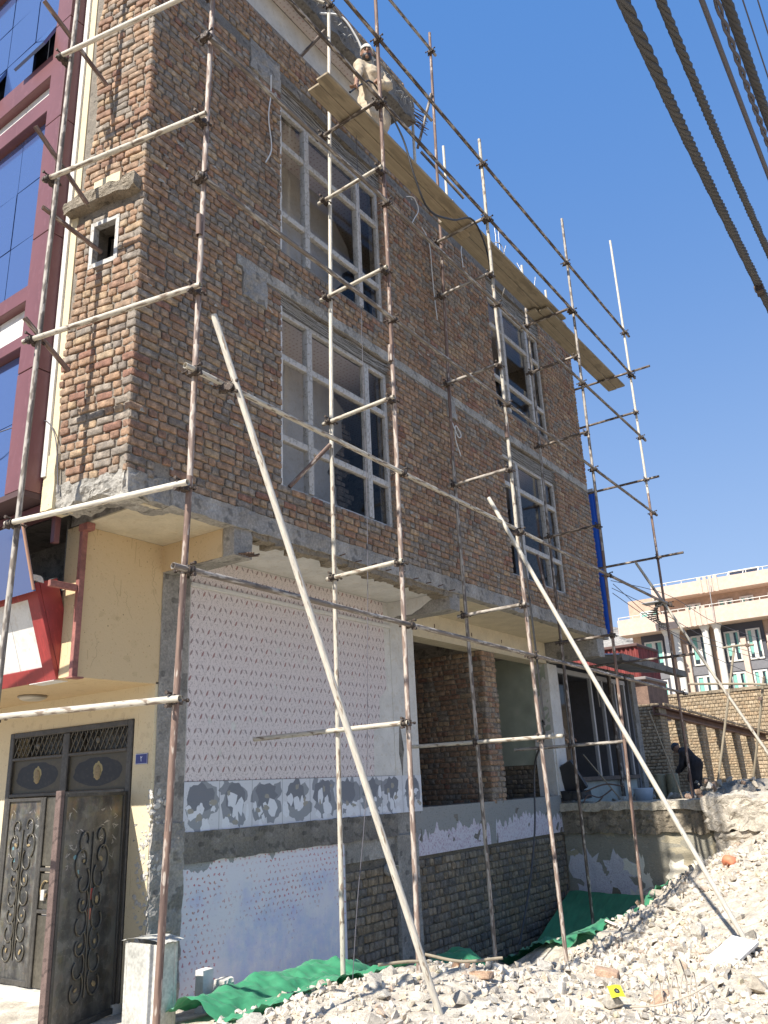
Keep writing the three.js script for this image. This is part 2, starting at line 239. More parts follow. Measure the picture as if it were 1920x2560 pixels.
// lay courses on a face. org: face origin, u: along, n: outward; spans(y) -> [[t0,t1],...]
function layBricks(parent, o) {
  const { org, u, n, y0, y1, spans, indiv = 0, pal = brickPal, mats = mBrickPal, choose = brickPick, tone, ch = CH, bh = BH, corner, jit = 1, wmul = 1 } = o;
  const items = []; let row = 0;
  for (let y = y0; y + bh <= y1 + 0.012; y += ch, row++) for (const [a, b] of spans(y + bh / 2)) {
    let t = a; let first = true;
    while (b - t > 0.03) {
      let st = rnd() < 0.48, w = (st ? BW : HW) * rr(0.93, 1.05) * wmul; if (first && a > -900) w *= row % 2 ? 1 : 0.55; first = false;
      if (b - t - w < 0.055) w = b - t; if (w > 0.3) w = 0.16;
      const last = t + w >= b - 0.004; const ci = corner && last && corner.at(b) ? corner.col(row) : corner && t === a && corner.at(a) ? corner.col(row) : choose(t, y);
      items.push({ t: t + w / 2, y: y + bh / 2, w: w - (last ? 0.001 : 0), st: w > 0.155, ci, pr: rr(-0.006, 0.006) * jit, rot: rr(-0.022, 0.022) * jit, tilt: rr(-0.04, 0.04) * jit });
      t += w + JT;
    }
  }
  const P = (it) => V().copy(org).addScaledVector(u, it.t).addScaledVector(n, it.pr).setY(it.y);
  const cam = camera.position; const size = (it) => { const p = P(it), d = p.distanceTo(cam); return Math.abs(V().subVectors(cam, p).normalize().dot(n)) * it.w / (d * d); };
  const order = items.map((it, i) => [size(it), i]).sort((a, b) => b[0] - a[0]); const ind = new Set(order.slice(0, indiv).map((q) => q[1]));
  const B = new THREE.Matrix4().makeBasis(u, V(0, 1, 0), n), rest = [], q = new THREE.Quaternion().setFromRotationMatrix(B), Q = new THREE.Quaternion(), E = new THREE.Euler();
  items.forEach((it, i) => {
    const p = P(it); Q.copy(q).multiply(new THREE.Quaternion().setFromEuler(E.set(it.tilt * 0.5, it.tilt, it.rot)));
    const src = it.st ? pick(gStretch) : pick(gHead), sx = it.w / (it.st ? BW : HW), sy = bh / BH;
    if (ind.has(i)) { const m = part('brick', src, mats[it.ci], parent); m.position.copy(p); m.quaternion.copy(Q); m.scale.set(sx, sy, 1); }
    else { const g = src.clone(); g.applyMatrix4(new THREE.Matrix4().compose(p, Q, V(sx, sy, 1))); const c = pal[it.ci], k = rr(0.86, 1.12), f = tone ? tone(p) : 1, col = new Float32Array(g.attributes.position.count * 3); for (let v = 0; v < col.length; v += 3) { col[v] = c[0] * k * f; col[v + 1] = c[1] * k * f; col[v + 2] = c[2] * k * f; }
      g.setAttribute('color', new THREE.BufferAttribute(col, 3)); rest.push(g.toNonIndexed()); }
  });
  if (rest.length) { const m = part('bricks', mergeGeometries(rest, false), mBrickV, parent); m.userData.kind = 'stuff'; }
  return items.length;
}
const subtract = (segs, a, b) => segs.flatMap(([p, q]) => b <= p || a >= q ? [[p, q]] : [[p, Math.max(p, a)], [Math.min(q, b), q]].filter(([s, t]) => t - s > 0.025));

// ---------------------------------------------------------------- the brick building under alteration
const bld = thing('brick_building', 'three storey bare brick building with white framed windows, wrapped in scaffold', 'building');
const ZE = -11.15, XS = -1.045;                      // far end of the facade, plane of the set back ground floor wall
// openings of the long facade: [z near, z far, sill, head]
const WIN = [[-1.98, -4.12, 4.82, 7.03], [-1.98, -4.12, 7.80, 10.02], [-7.36, -9.52, 4.82, 6.95], [-7.36, -9.52, 7.82, 10.02]];
const LIN = [[-1.97, -4.16, 7.03, 7.2], [-1.97, -4.2, 10.02, 10.34], [-7.36, -9.52, 6.95, 7.2], [-7.36, -9.52, 10.02, 10.34]];
const wallA = (() => {
  const g = [], ys = [4.41, 11.16], zs = [ZE, 0];
  const holes = WIN.map((w, i) => [w[0], w[1], w[2], LIN[i][3]]);
  for (const h of holes) { ys.push(h[2], h[3]); zs.push(h[0], h[1]); }
  const Y = [...new Set(ys)].sort((a, b) => a - b), Z = [...new Set(zs)].sort((a, b) => a - b);
  for (let j = 0; j < Z.length - 1; j++) { let run = null; for (let i = 0; i < Y.length - 1; i++) { const cy = (Y[i] + Y[i + 1]) / 2, cz = (Z[j] + Z[j + 1]) / 2; const hole = holes.some((h) => cz < h[0] && cz > h[1] && cy > h[2] && cy < h[3]); if (!hole) { run = run ? [run[0], Y[i + 1]] : [Y[i], Y[i + 1]]; } if (hole || i === Y.length - 2) { if (run) g.push(box(-0.24, -0.019, run[0], run[1], Z[j], Z[j + 1])); run = null; } } }
  return part('side_wall', g, mMortar, bld);
})();
const cornerCol = {}; const cCol = (r) => (cornerCol[r] ??= brickPick());
const inBand = (y) => (y > 7.2 && y < 7.37) || (y > 10.34 && y < 10.5);
layBricks(wallA, {
  org: V(0, 0, 0), u: V(0, 0, -1), n: V(1, 0, 0), y0: 4.425, y1: 11.17, indiv: 300,
  spans: (y) => { if (inBand(y)) return y < 8 ? [[-0.005, 1.25]] : []; let s = [[-0.005, -ZE]]; if (y > 11.1) s = [[0.004, 1.2], [1.5, 3.2], [3.6, 6.1], [6.6, 9.4], [9.7, 10.9]];
    WIN.forEach((w, i) => { if (y > w[2] - 0.02 && y < LIN[i][3]) s = subtract(s, -w[0] - 0.0, -w[1] + 0.0); });
    if (y > 10.1 && y < 10.6) s = subtract(s, 1.42, 1.95); if (y > 6.85 && y < 7.25) s = subtract(s, 1.35, 1.72); if (y > 6.95 && y < 7.2) s = subtract(s, 5.62, 5.86);
    if (y < 4.6) s = subtract(s, 0.30, 0.48); return s; },
  tone: (p) => 1, corner: { at: (t) => t < 0.01, col: cCol },
});
// brick ends in the far reveals of the windows
for (const w of WIN) layBricks(wallA, { org: V(-0.115, 0, w[1] + 0.004), u: V(1, 0, 0), n: V(0, 0, 1), y0: w[2] + 0.005, y1: w[3], spans: () => [[0.002, 0.108]] });
// concrete floor bands showing in the facade
part('floor_band', rough(-0.2, -0.002, 7.22, 7.355, ZE + 0.02, -1.27, 0.012, 0.06), mConcRub, bld);
{ seed = 2024; const g = []; for (let k = 0; k < 230; k++) { const y = rr(4.5, 11.1), z = -rr(0.05, 11); if (WIN.some((w) => z < w[0] + 0.05 && z > w[1] - 0.05 && y > w[2] - 0.1 && y < w[3] + 0.35)) continue; const pts = [], w = rr(0.02, 0.075), h = rr(0.012, 0.04); for (let q = 0; q < 9; q++) pts.push(V(rr(-0.5, 0.5) * 0.012, rr(-1, 1) * h, rr(-1, 1) * w)); const c = new ConvexGeometry(pts); c.translate(0.002, y, z); g.push(puv(c)); } const m = part('mortar_smears', g, mConcRub, wallA); m.userData.kind = 'stuff'; }
part('floor_band', rough(-0.2, 0.0, 10.34, 10.49, ZE + 0.02, -0.05, 0.012, 0.06), mConcD, bld);
for (const [a, b, y0, y1, s] of [[-1.95, -1.43, 10.12, 10.58, 1], [-1.72, -1.36, 6.86, 7.24, 2], [-5.86, -5.63, 6.96, 7.22, 3]]) part('cement_patch', rough(-0.1, 0.012, y0, y1, a, b, 0.03, 0.035, 9, s), mConc, bld);
// lintel recesses with hanging reinforcement wires
LIN.forEach((l, i) => {
  part('lintel', rough(-0.2, -0.07, l[2], l[3], l[1], l[0], 0.012, 0.07), mConcD, bld);
  const g = []; for (let k = 0; k < (i < 2 ? 13 : 16); k++) { const y = l[2] + 0.02 + (l[3] - l[2] - 0.03) * (k + 0.5) / 13 * (i < 2 ? 1 : 0.8), sag = rr(0.01, 0.06), pts = []; for (let s = 0; s <= 8; s++) pts.push([-0.03 + rr(-0.02, 0.025), y - sag * Math.sin(Math.PI * s / 8) + rr(-0.012, 0.012), l[0] + (l[1] - l[0]) * s / 8]); g.push(rod(pts, 0.0032, 4, 24)); }
  part('lintel_mesh', g, mWire, bld);
});
// front wall (skewed to the street)
const cB = Math.cos(Math.PI / 18), sB = Math.sin(Math.PI / 18), uB = V(cB, 0, -sB), nB = V(sB, 0, cB);
const onB = (t, y, off = 0) => V().addScaledVector(uB, t).addScaledVector(nB, off).setY(y);
function boxB(t0, t1, y0, y1, o0, o1) { const g = box(t0, t1, y0, y1, o0, o1); g.applyMatrix4(new THREE.Matrix4().makeBasis(uB, V(0, 1, 0), nB)); return g; }
const wallB = part('front_wall', [boxB(-0.86, -0.04, 4.41, 6.66, -0.24, -0.019), boxB(-0.86, -0.66, 6.66, 7.2, -0.24, -0.019), boxB(-0.29, -0.04, 6.66, 7.2, -0.24, -0.019), boxB(-0.86, -0.04, 7.2, 12.3, -0.24, -0.019)], mMortar, bld);
layBricks(wallB, { org: V(0, 0, 0), u: uB, n: nB, y0: 4.425, y1: 12.3, indiv: 240, jit: 1.4, spans: (y) => { let s = [[-0.85 + 0.05 * Math.sin(y * 3.1) + (y > 7.7 ? 0.08 : 0), 0.005]]; if (y > 6.64 && y < 7.22) s = [[-0.29, 0.005], [-0.84, -0.665]]; if (y > 7.3 && y < 7.53) s = []; if (y < 4.6) s = [[-0.72, -0.1]]; return s; }, corner: { at: (t) => t > -0.01, col: cCol } });
{ // broken concrete ledge over the small window, its shuttered soffit and the rough slab corner below
  const led = rough(-0.95, -0.04, 7.37, 7.505, -0.2, 0.10, 0.04, 0.03, 8, 21); led.applyMatrix4(new THREE.Matrix4().makeBasis(uB, V(0, 1, 0), nB)); part('broken_ledge', led, mEarth, bld);
  const pl = rough(-0.62, -0.28, 7.50, 7.66, 0.02, 0.045, 0.012, 0.03, 8, 25); pl.applyMatrix4(new THREE.Matrix4().makeBasis(uB, V(0, 1, 0), nB)); part('plaster_remnant', pl, mCreamW, bld);
  const sl = rough(-0.86, -0.02, 4.22, 4.43, -0.3, 0.0, 0.05, 0.03, 9, 29); sl.applyMatrix4(new THREE.Matrix4().makeBasis(uB, V(0, 1, 0), nB)); part('slab_edge', sl, mConcRub, bld);
  part('slab_corner', rough(-0.35, 0.0, 4.22, 4.45, -0.62, -0.02, 0.03, 0.035, 7, 33), mConc, bld);
  // stair window: white frame, dark inside
  const w = part('small_window', [boxB(-0.66, -0.615, 6.66, 7.2, -0.07, 0.0), boxB(-0.335, -0.29, 6.66, 7.2, -0.07, 0.0), boxB(-0.615, -0.335, 6.66, 6.71, -0.07, 0.002), boxB(-0.615, -0.335, 7.15, 7.2, -0.07, -0.002)], mFrame, bld);
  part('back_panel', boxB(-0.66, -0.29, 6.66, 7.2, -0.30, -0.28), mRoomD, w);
  // white corner trim and cream pilaster beside the front brickwork
  part('corner_trim', [boxB(-1.0, -0.945, 4.55, 12.3, -0.12, 0.02)], mWhite, bld);
  const pil = boxB(-0.945, -0.86, 4.4, 12.3, -0.12, -0.005); part('pilaster', pil, mCreamW, bld);
  part('pilaster_foot', rough(-0.98, -0.80, 4.22, 4.75, -0.05, 0.17, 0.01, 0.05), mCreamW, bld);
}
// windows
function sash(name, w, mull, tran, label) {
  const x0 = -0.125, x1 = -0.062, [a, b, y0, y1] = w, f = 0.055, o = new THREE.Group(); o.name = name; bld.add(o); if (label) o.userData.label = label;
  part('frame', [cbox(x0, x1, y0, y0 + f, b, a), cbox(x0, x1, y1 - f, y1, b, a), cbox(x0, x1, y0 + f, y1 - f, a - f, a), cbox(x0, x1, y0 + f, y1 - f, b, b + f)], mFrame, o);
  part('sill', cbox(-0.13, -0.02, y0 - 0.03, y0 - 0.002, b, a, 0.004), mFrame, o);
  mull.forEach((z, i) => { part('mullion', cbox(x0 - 0.01, x1 + 0.014, y0 + f, y1 - f, z - 0.045, z + 0.045), mFrame, o); });
  const zz = [a - f, ...mull.flatMap((z) => [z + 0.045, z - 0.045]), b + f];
  for (let i = 0; i < zz.length; i += 2) {
    for (const t of tran) part('transom', cbox(x0, x1 + 0.004, t - 0.04, t + 0.04, zz[i + 1], zz[i]), mFrame, o);
    const yy = [y0 + f, ...tran.flatMap((t) => [t - 0.04, t + 0.04]), y1 - f];
    for (let k = 0; k < yy.length; k += 2) if (!(w === WIN[0] && i === 0 && k === 0)) part('pane', patch(1, 1, (u, v) => [-0.096, yy[k] + (yy[k + 1] - yy[k]) * v, zz[i] + (zz[i + 1] - zz[i]) * u]), mGlass, o);
  }
  return o;
}
sash('window', WIN[0], [-2.52, -3.66], [5.43, 6.43]); sash('window', WIN[1], [-2.52, -3.62], [8.40, 9.45]);
sash('window', WIN[2], [-7.96, -8.98], [5.42, 6.43]); sash('window', WIN[3], [-7.96, -8.98], [8.42, 9.45]);
// plaster line down the near reveal
for (const w of WIN.slice(0, 2)) part('reveal_plaster', rough(-0.11, -0.001, w[2], w[3], w[0] - 0.004, w[0] + 0.02, 0.006, 0.04), mWhite, bld);
// rooms behind the facade
const tPaper3 = canvasTex(256, 256, (g) => { g.fillStyle = '#ddd3cf'; g.fillRect(0, 0, 256, 256); seed = 77; for (let k = 0; k < 90; k++) { g.fillStyle = `rgba(${178 + rr(-10, 10)},${148 + rr(-8, 8)},${140 + rr(-8, 8)},0.6)`; g.beginPath(); g.ellipse((k % 10) * 26 + rr(0, 8), Math.floor(k / 10) * 29 + rr(0, 10), rr(4, 8), rr(3, 6), rr(0, 3), 0, 7); g.fill(); } });
const mPaperCeil = M(0xffffff, { map: rep(tPaper3, 1.6), roughness: 0.9 });
for (const [f, c] of [[4.41, 7.2], [7.36, 10.34]]) {
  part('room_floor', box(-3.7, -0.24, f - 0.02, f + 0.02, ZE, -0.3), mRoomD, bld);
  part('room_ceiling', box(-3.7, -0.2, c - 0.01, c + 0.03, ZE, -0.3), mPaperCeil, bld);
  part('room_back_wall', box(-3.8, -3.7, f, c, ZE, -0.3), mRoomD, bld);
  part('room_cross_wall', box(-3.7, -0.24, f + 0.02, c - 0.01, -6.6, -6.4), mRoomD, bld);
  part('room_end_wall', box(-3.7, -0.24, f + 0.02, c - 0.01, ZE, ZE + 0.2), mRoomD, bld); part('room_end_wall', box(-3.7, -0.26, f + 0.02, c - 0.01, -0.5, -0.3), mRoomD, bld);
  // plastered partition with a knocked-through hole
  const sh = new THREE.Shape(); seed = 500 + f; const zf = f < 6 ? -4.25 : -4.45; sh.moveTo(1.2, f + 0.02); const pts = []; for (let k = 0; k <= 16; k++) { const y = f + 0.02 + (c - f - 0.03) * k / 16; pts.push([-zf + 0.22 * Math.sin(y * 3.3 + f) + rr(-0.09, 0.09) - (y > c - 0.9 ? 0.25 * (y - c + 0.9) : 0), y]); } for (const p of pts) sh.lineTo(...p); sh.lineTo(1.2, c - 0.01); sh.closePath();
  const g = new THREE.ExtrudeGeometry(sh, { depth: 0.12, bevelEnabled: false }); g.applyMatrix4(new THREE.Matrix4().makeBasis(V(0, 0, -1), V(0, 1, 0), V(1, 0, 0))); g.translate(-1.1, 0, 0); part('partition', flat(puv(g.toNonIndexed())), mRoomW, bld);
}
{ const g = []; seed = 91; for (let k = 0; k < 22; k++) g.push(rough(-1.18, -1.02, 5.2 + k * 0.075, 5.26 + k * 0.075, -4.42 + 0.1 * Math.sin(k) - rr(0, 0.06), -4.2 + rr(-0.05, 0.02), 0.015, 0.04, 9, k)); part('broken_edge', g, mBrickPal[4], bld); }
// open top storey: roof slab on the near end only, patterned ceiling, bare back wall
part('roof_slab', [box(-3.6, -0.16, 12.24, 12.62, -5.1, 0.0)], mConcD, bld);
part('roof_fascia', rough(-0.16, 0.02, 12.16, 12.66, -5.25, 0.1, 0.045, 0.05, 6, 51), mConcD, bld);
layBricks(part('roof_parapet', box(-0.2, -0.012, 12.62, 12.82, -5.0, 0), mMortar, bld), { org: V(0, 0, 0), u: V(0, 0, -1), n: V(1, 0, 0), y0: 12.64, y1: 12.84, spans: () => [[0.02, 5.0]] });
part('top_ceiling', box(-0.355, -0.16, 12.225, 12.239, -4.9, 0), mPaperCeil, bld);
part('top_back_wall', box(-0.5, -0.36, 10.5, 12.22, -4.9, -0.3), mWhite, bld);
part('roof_deck', box(-3.6, -0.2, 10.40, 10.5, ZE, -0.3), mConcD, bld);
{ // torn mesh and bars along the fascia, bars standing out of the roof
  seed = 61; const g = [], w = []; for (let k = 0; k < 60; k++) { const z = -0.3 - k * 0.082, y = 12.2 + rr(0.05, 0.3); w.push(rod([[0.03, y, z], [0.06 + rr(0, 0.05), y + rr(-0.04, 0.03), z + rr(-0.06, 0.06)], [0.05, y + rr(-0.1, 0.1), z - rr(0.03, 0.1)]], 0.0035, 4, 6)); }
  part('torn_mesh', w, mWire, bld);
  for (let k = 0; k < 12; k++) { const y = 12.15 + rr(0, 0.35); g.push(rod([[-0.05, y, -5.1 + rr(-0.05, 0.02)], [0.02 + rr(-0.05, 0.1), y + rr(-0.03, 0.03), -5.45 - rr(0, 0.2)]], 0.007, 5, 2)); }
  part('fascia_bars', g, mRebar, bld);
  for (const [z, h] of [[-7.8, 0.5], [-7.95, 0.42], [-8.08, 0.7], [-8.2, 0.62], [-8.33, 0.85], [-8.45, 0.5], [-9.2, 0.55], [-9.9, 0.6], [-6.7, 0.45], [-10.6, 0.4]]) part('starter_bar', rod([[-0.1, 11.0, z], [-0.1 + rr(-0.05, 0.05), 11.1 + h * 0.6, z + rr(-0.04, 0.04)], [-0.1 + rr(-0.1, 0.1), 11.15 + h, z + rr(-0.08, 0.08)]], 0.008, 5, 6), mWire, bld);
  for (const [z, y] of [[-5.42, 12.9], [-6.43, 12.6], [-9.36, 11.7], [-10.5, 11.7], [-7.97, 11.55]]) part('roof_post', tube(V(-0.15, 10.5, z), V(-0.12, y, z + 0.02)), mTube.pale, bld);
}
// ---------------------------------------------------------------- ground floor, set back under the overhang
part('overhang_slab', [box(-1.2, -0.02, 4.235, 4.405, ZE + 0.1, -0.3)], mConc, bld);
part('slab_edge', rough(-0.14, 0.012, 4.215, 4.415, ZE, -0.5, 0.02, 0.05, 8, 71), mConc, bld);
{ // ragged broken underside along the slab edge with bar stubs
  seed = 81; for (const [z0, z1] of [[-1.55, -5.3]]) { const g = []; for (let z = z0; z > z1; z -= 0.11) g.push(rough(-0.12 - rr(0, 0.14), -0.01, 4.17 - rr(0, 0.035), 4.225, z - 0.12, z, 0.02, 0.05, 9, Math.round(-z * 9))); part('broken_edge', g, mEarth, bld); }
  for (let k = 0; k < 9; k++) { const z = -2.9 - k * 0.3; part('bar_stub', rod([[-0.06, 4.22, z], [0.08, 4.24 + rr(-0.02, 0.02), z - 0.03]], 0.008, 5, 2), mRebar, bld); }
  for (let k = 0; k < 6; k++) part('bar_stub', rod([[-0.1, 3.96, -1.36 - k * 0.035], [0.10 + rr(-0.02, 0.05), 3.95 + rr(-0.02, 0.02), -1.37 - k * 0.035]], 0.009, 5, 2), mRebar, bld);
}
part('soffit', box(XS, -0.14, 4.222, 4.235, -1.3, -0.3), mCeil, bld); part('soffit', box(XS, -0.12, 4.222, 4.235, -5.34, -1.55), mWhite, bld); part('soffit', box(XS, -0.10, 4.2235, 4.235, -10.55, -5.6), mCeil, bld);
part('beam', rough(XS, -0.02, 3.93, 4.222, -1.55, -1.3, 0.01, 0.06), mConc, bld); part('beam_plaster', box(XS, -0.17, 3.94, 4.22, -1.312, -1.285), mCream, bld);
part('beam', rough(XS, -0.02, 3.98, 4.222, -5.6, -5.34, 0.012, 0.06), mConc, bld);
{ const sh = new THREE.Shape(); sh.moveTo(XS, 3.97); seed = 7; for (let k = 0; k <= 10; k++) sh.lineTo(XS + 0.08 * k, 3.985 + rr(0, 0.03) + (k > 5 ? (k - 5) * 0.035 : 0)); sh.lineTo(-0.2, 4.22); sh.lineTo(XS, 4.22); sh.closePath(); const g = new THREE.ExtrudeGeometry(sh, { depth: 0.012, bevelEnabled: false }); g.translate(0, 0, -5.332); part('beam_plaster', puv(g.toNonIndexed()), mWhite, bld); }
part('beam', rough(-1.3, -0.02, 3.86, 4.222, -10.95, -10.62, 0.015, 0.06), mConc, bld);
// yellow return wall over the gate and its soffit
part('return_wall', box(-1.25, XS, 2.82, 4.22, -1.3, -0.3), mCream, bld);
part('gate_soffit', box(-4.6, XS, 2.80, 2.82, -1.27, -0.3), mCream, bld);
part('upper_front', [box(-4.6, -1.25, 2.82, 3.4, -0.5, -0.3)], mCream, bld);
part('recess_back', [box(-4.6, -1.25, 3.4, 4.6, -0.95, -0.85), box(-1.27, -1.25, 3.4, 4.6, -0.85, -0.3)], mConcD, bld);
part('recess_ceiling', box(-4.6, -1.05, 4.55, 4.6, -0.95, 0.1), mConcD, bld);
// gate wall, facing the street
part('gate_wall', [box(-1.34, XS, 0.0, 2.80, -1.5, -1.27), box(-4.6, -3.5, -0.1, 2.8, -1.5, -1.27), box(-3.5, -1.34, 2.49, 2.8, -1.5, -1.27)], mCreamW, bld);
part('gate_threshold', rough(-3.5, -1.36, -0.25, 0.0, -1.55, -1.2, 0.012, 0.06), mConcW, bld);
{ const o = thing('soffit_lamp', 'round flush ceiling lamp on the cream soffit over the metal gate', 'lamp'); const g = new THREE.LatheGeometry([[0.001, 2.745], [0.09, 2.75], [0.125, 2.765], [0.135, 2.785], [0.135, 2.8]].map((p) => new THREE.Vector2(...p)), 24); g.translate(-2.5, 0, -0.86); part('diffuser', g, M(lin(0.5, 0.46, 0.38), { roughness: 0.4 }), o); const r = new THREE.TorusGeometry(0.135, 0.012, 8, 24); r.rotateX(Math.PI / 2); r.translate(-2.5, 2.788, -0.86); part('rim', r, M(lin(0.3, 0.27, 0.22), { roughness: 0.4, metalness: 0.5 }), o); settle(o, -2.5, 2.8, -0.86); }
// corner column: smooth render above, hacked concrete below
part('corner_column', [rough(-1.26, XS + 0.012, 1.5, 3.93, -1.66, -1.3, 0.006, 0.05, 6), rough(-1.27, XS + 0.03, -0.3, 1.5, -1.66, -1.28, 0.03, 0.035, 8, 13)], mConc, bld);

// wallpapered wall
const tPaper = canvasTex(1024, 1024, (g) => {
  g.fillStyle = '#d8cecb'; g.fillRect(0, 0, 1024, 1024); seed = 303;
  const leaf = (x, y, a, s, c) => { g.save(); g.translate(x, y); g.rotate(a); g.fillStyle = c; g.beginPath(); g.moveTo(0, 0); g.bezierCurveTo(s * 0.30, -s * 0.2, s * 0.34, -s * 0.8, 0.12 * s, -s * 1.1); g.bezierCurveTo(-s * 0.14, -s * 0.8, -s * 0.14, -s * 0.25, 0, 0); g.fill(); g.strokeStyle = 'rgba(232,222,218,0.55)'; g.lineWidth = 2; g.beginPath(); g.moveTo(0, 0); g.quadraticCurveTo(s * 0.14, -s * 0.6, 0.08 * s, -s * 1.0); g.stroke(); g.restore(); };
  for (let k = 0; k < 62; k++) { const x = k * 16.5 + rr(-6, 6); let X = x; for (let y = -20; y < 1040; y += 34) { const n = x + rr(-7, 7); if (rnd() < 0.72) { g.strokeStyle = `rgba(140,130,128,${rr(0.25, 0.6)})`; g.lineWidth = rr(1.5, 3); g.beginPath(); g.moveTo(X, y); g.quadraticCurveTo(X + rr(-8, 8), y + 17, n, y + 34); g.stroke(); } if (rnd() < 0.4) { g.fillStyle = `rgba(124,110,110,${rr(0.4, 0.8)})`; g.beginPath(); g.ellipse(n + rr(-5, 5), y + rr(0, 30), rr(3, 6), rr(5, 10), rr(-0.6, 0.6), 0, 7); g.fill(); } X = n; } }
  for (let r = 0; r < 5; r++) for (let c = 0; c < 4; c++) for (const dx of [-1024, 0, 1024]) for (const dy of [-1024, 0, 1024]) {
    const X = c * 256 + (r % 2) * 128 + dx + 30 + ((c * 7 + r * 5) % 4) * 6, Y = r * 204.8 + dy + 150 + ((c * 5 + r * 3) % 5) * 7; if (X < -200 || X > 1230 || Y < -200 || Y > 1250) continue;
    leaf(X, Y, -0.62, 92, (c + r) % 3 ? '#8b8180' : '#948583'); leaf(X + 78, Y + 14, 0.42, 104, (c + 2 * r) % 3 ? '#8f7b78' : '#96706c'); leaf(X + 150, Y + 66, 0.2, 42, '#958b89'); g.strokeStyle = 'rgba(130,120,118,0.7)'; g.lineWidth = 3; g.beginPath(); g.moveTo(X, Y); g.quadraticCurveTo(X + 30, Y + 40, X + 26, Y + 110); g.moveTo(X + 78, Y + 14); g.quadraticCurveTo(X + 50, Y + 40, X + 26, Y + 70); g.stroke();
  }
});
const mPaper = M(0xffffff, { map: rep(tPaper, 1.55), roughness: 0.75 });
part('ground_wall', box(-1.28, XS - 0.004, -1.2, 4.22, -4.2, -1.66), mConc, bld); part('ground_wall', box(-1.28, XS - 0.005, 0.88, 4.22, -5.93, -4.2), mConc, bld);
{ const sh = new THREE.Shape(); sh.moveTo(1.68, 1.875); sh.lineTo(4.86, 1.875); seed = 19; for (let k = 0; k <= 14; k++) sh.lineTo((k < 5 ? 4.86 : k < 8 ? 5.02 : 5.2) + rr(-0.015, 0.015), 1.88 + k * 0.14); sh.lineTo(5.2, 3.85); sh.lineTo(1.68, 3.85); sh.closePath();
  for (let k = 0; k < 16; k++) { const h = new THREE.Path(), x = rr(1.9, 4.7), y = rr(2.0, 3.6), r = rr(0.012, 0.04); h.moveTo(x + r, y); for (let a = 1; a < 8; a++) h.lineTo(x + Math.cos(a * 0.785) * r * rr(0.6, 1.5), y + Math.sin(a * 0.785) * r * rr(0.7, 1.6)); h.closePath(); sh.holes.push(h); }
  const place = (s, d = 0.004) => { const g = new THREE.ExtrudeGeometry(s, { depth: d, bevelEnabled: false }); g.applyMatrix4(new THREE.Matrix4().makeBasis(V(0, 0, -1), V(0, 1, 0), V(1, 0, 0))); g.translate(XS, 0, 0); return puv(g.toNonIndexed()); };
  part('wallpaper', place(sh), mPaper, bld);
  part('wall_plaster', box(XS - 0.004, XS, 1.875, 4.22, -5.34, -1.66), mWhite, bld);
  part('wallpaper_border', box(XS, XS + 0.006, 3.90, 4.205, -5.2, -1.68), mPaper, bld); part('cornice', cbox(XS, XS + 0.04, 3.85, 3.90, -5.34, -1.66, 0.01), mWhite, bld);
  part('white_column', box(-1.28, XS + 0.008, 1.42, 4.222, -5.93, -5.34), mWhite, bld);
  const st = new THREE.Shape(); st.moveTo(5.47, 2.55); for (const [a, b] of [[5.51, 2.4], [5.55, 2.2], [5.52, 2.1], [5.5, 1.95], [5.485, 1.85], [5.47, 2.0], [5.43, 2.15], [5.44, 2.3]]) st.lineTo(a, b); st.closePath(); const sg = place(st, 0.003); sg.translate(0.009, 0, 0); part('bare_patch', sg, mConcD, bld);
}
// dado: white facing sheets torn off, grey adhesive left
const blob = (g, x, y, rx, ry, n = 14, w = 0.3) => { g.beginPath(); for (let k = 0; k <= n; k++) { const a = k / n * 6.2832, q = k === n ? blob.q0 : rr(1 - w, 1 + w); if (k === 0) blob.q0 = q; const X = x + Math.cos(a) * rx * q, Y = y + Math.sin(a) * ry * q; k ? g.lineTo(X, Y) : g.moveTo(X, Y); } g.fill(); };
const tDado = canvasTex(2048, 256, (g, W, H) => {
  g.fillStyle = '#cdced2'; g.fillRect(0, 0, W, H); seed = 404;
  for (let p = 0; p < 9; p++) { const x0 = p * 228; const big = p !== 7; g.fillStyle = p % 3 ? '#8b8e94' : '#919498'; for (let k = 0; k < (big ? 9 : 3); k++) blob(g, x0 + rr(40, 190), rr(30, 215), rr(22, 62), rr(25, 80)); g.fillStyle = '#767980'; blob(g, x0 + 110, 90, 78, 80, 20, 0.2); g.fillStyle = '#d8dadf'; for (let k = 0; k < 8; k++) blob(g, x0 + rr(20, 210), rr(90, 250), rr(8, 34), rr(14, 46), 10, 0.4); g.fillStyle = '#9a968c'; for (let k = 0; k < 3; k++) blob(g, x0 + rr(20, 210), rr(40, 230), rr(8, 24), rr(8, 20), 9, 0.4); g.fillStyle = '#55585c'; g.fillRect(x0 - 1, 0, 2, H); }
  for (let k = 0; k < 700; k++) { g.fillStyle = `rgba(60,60,64,${rr(0.1, 0.4)})`; g.fillRect(rr(0, W), rr(0, H), rr(1, 4), rr(1, 4)); }
});
part('dado', patch(1, 1, (u, v) => [XS + 0.013, 1.40 + 0.47 * v, -1.66 - 4.27 * u]), M(0xffffff, { map: tDado, bump: tConcB, bs: 0.004, roughness: 0.8 }), bld);
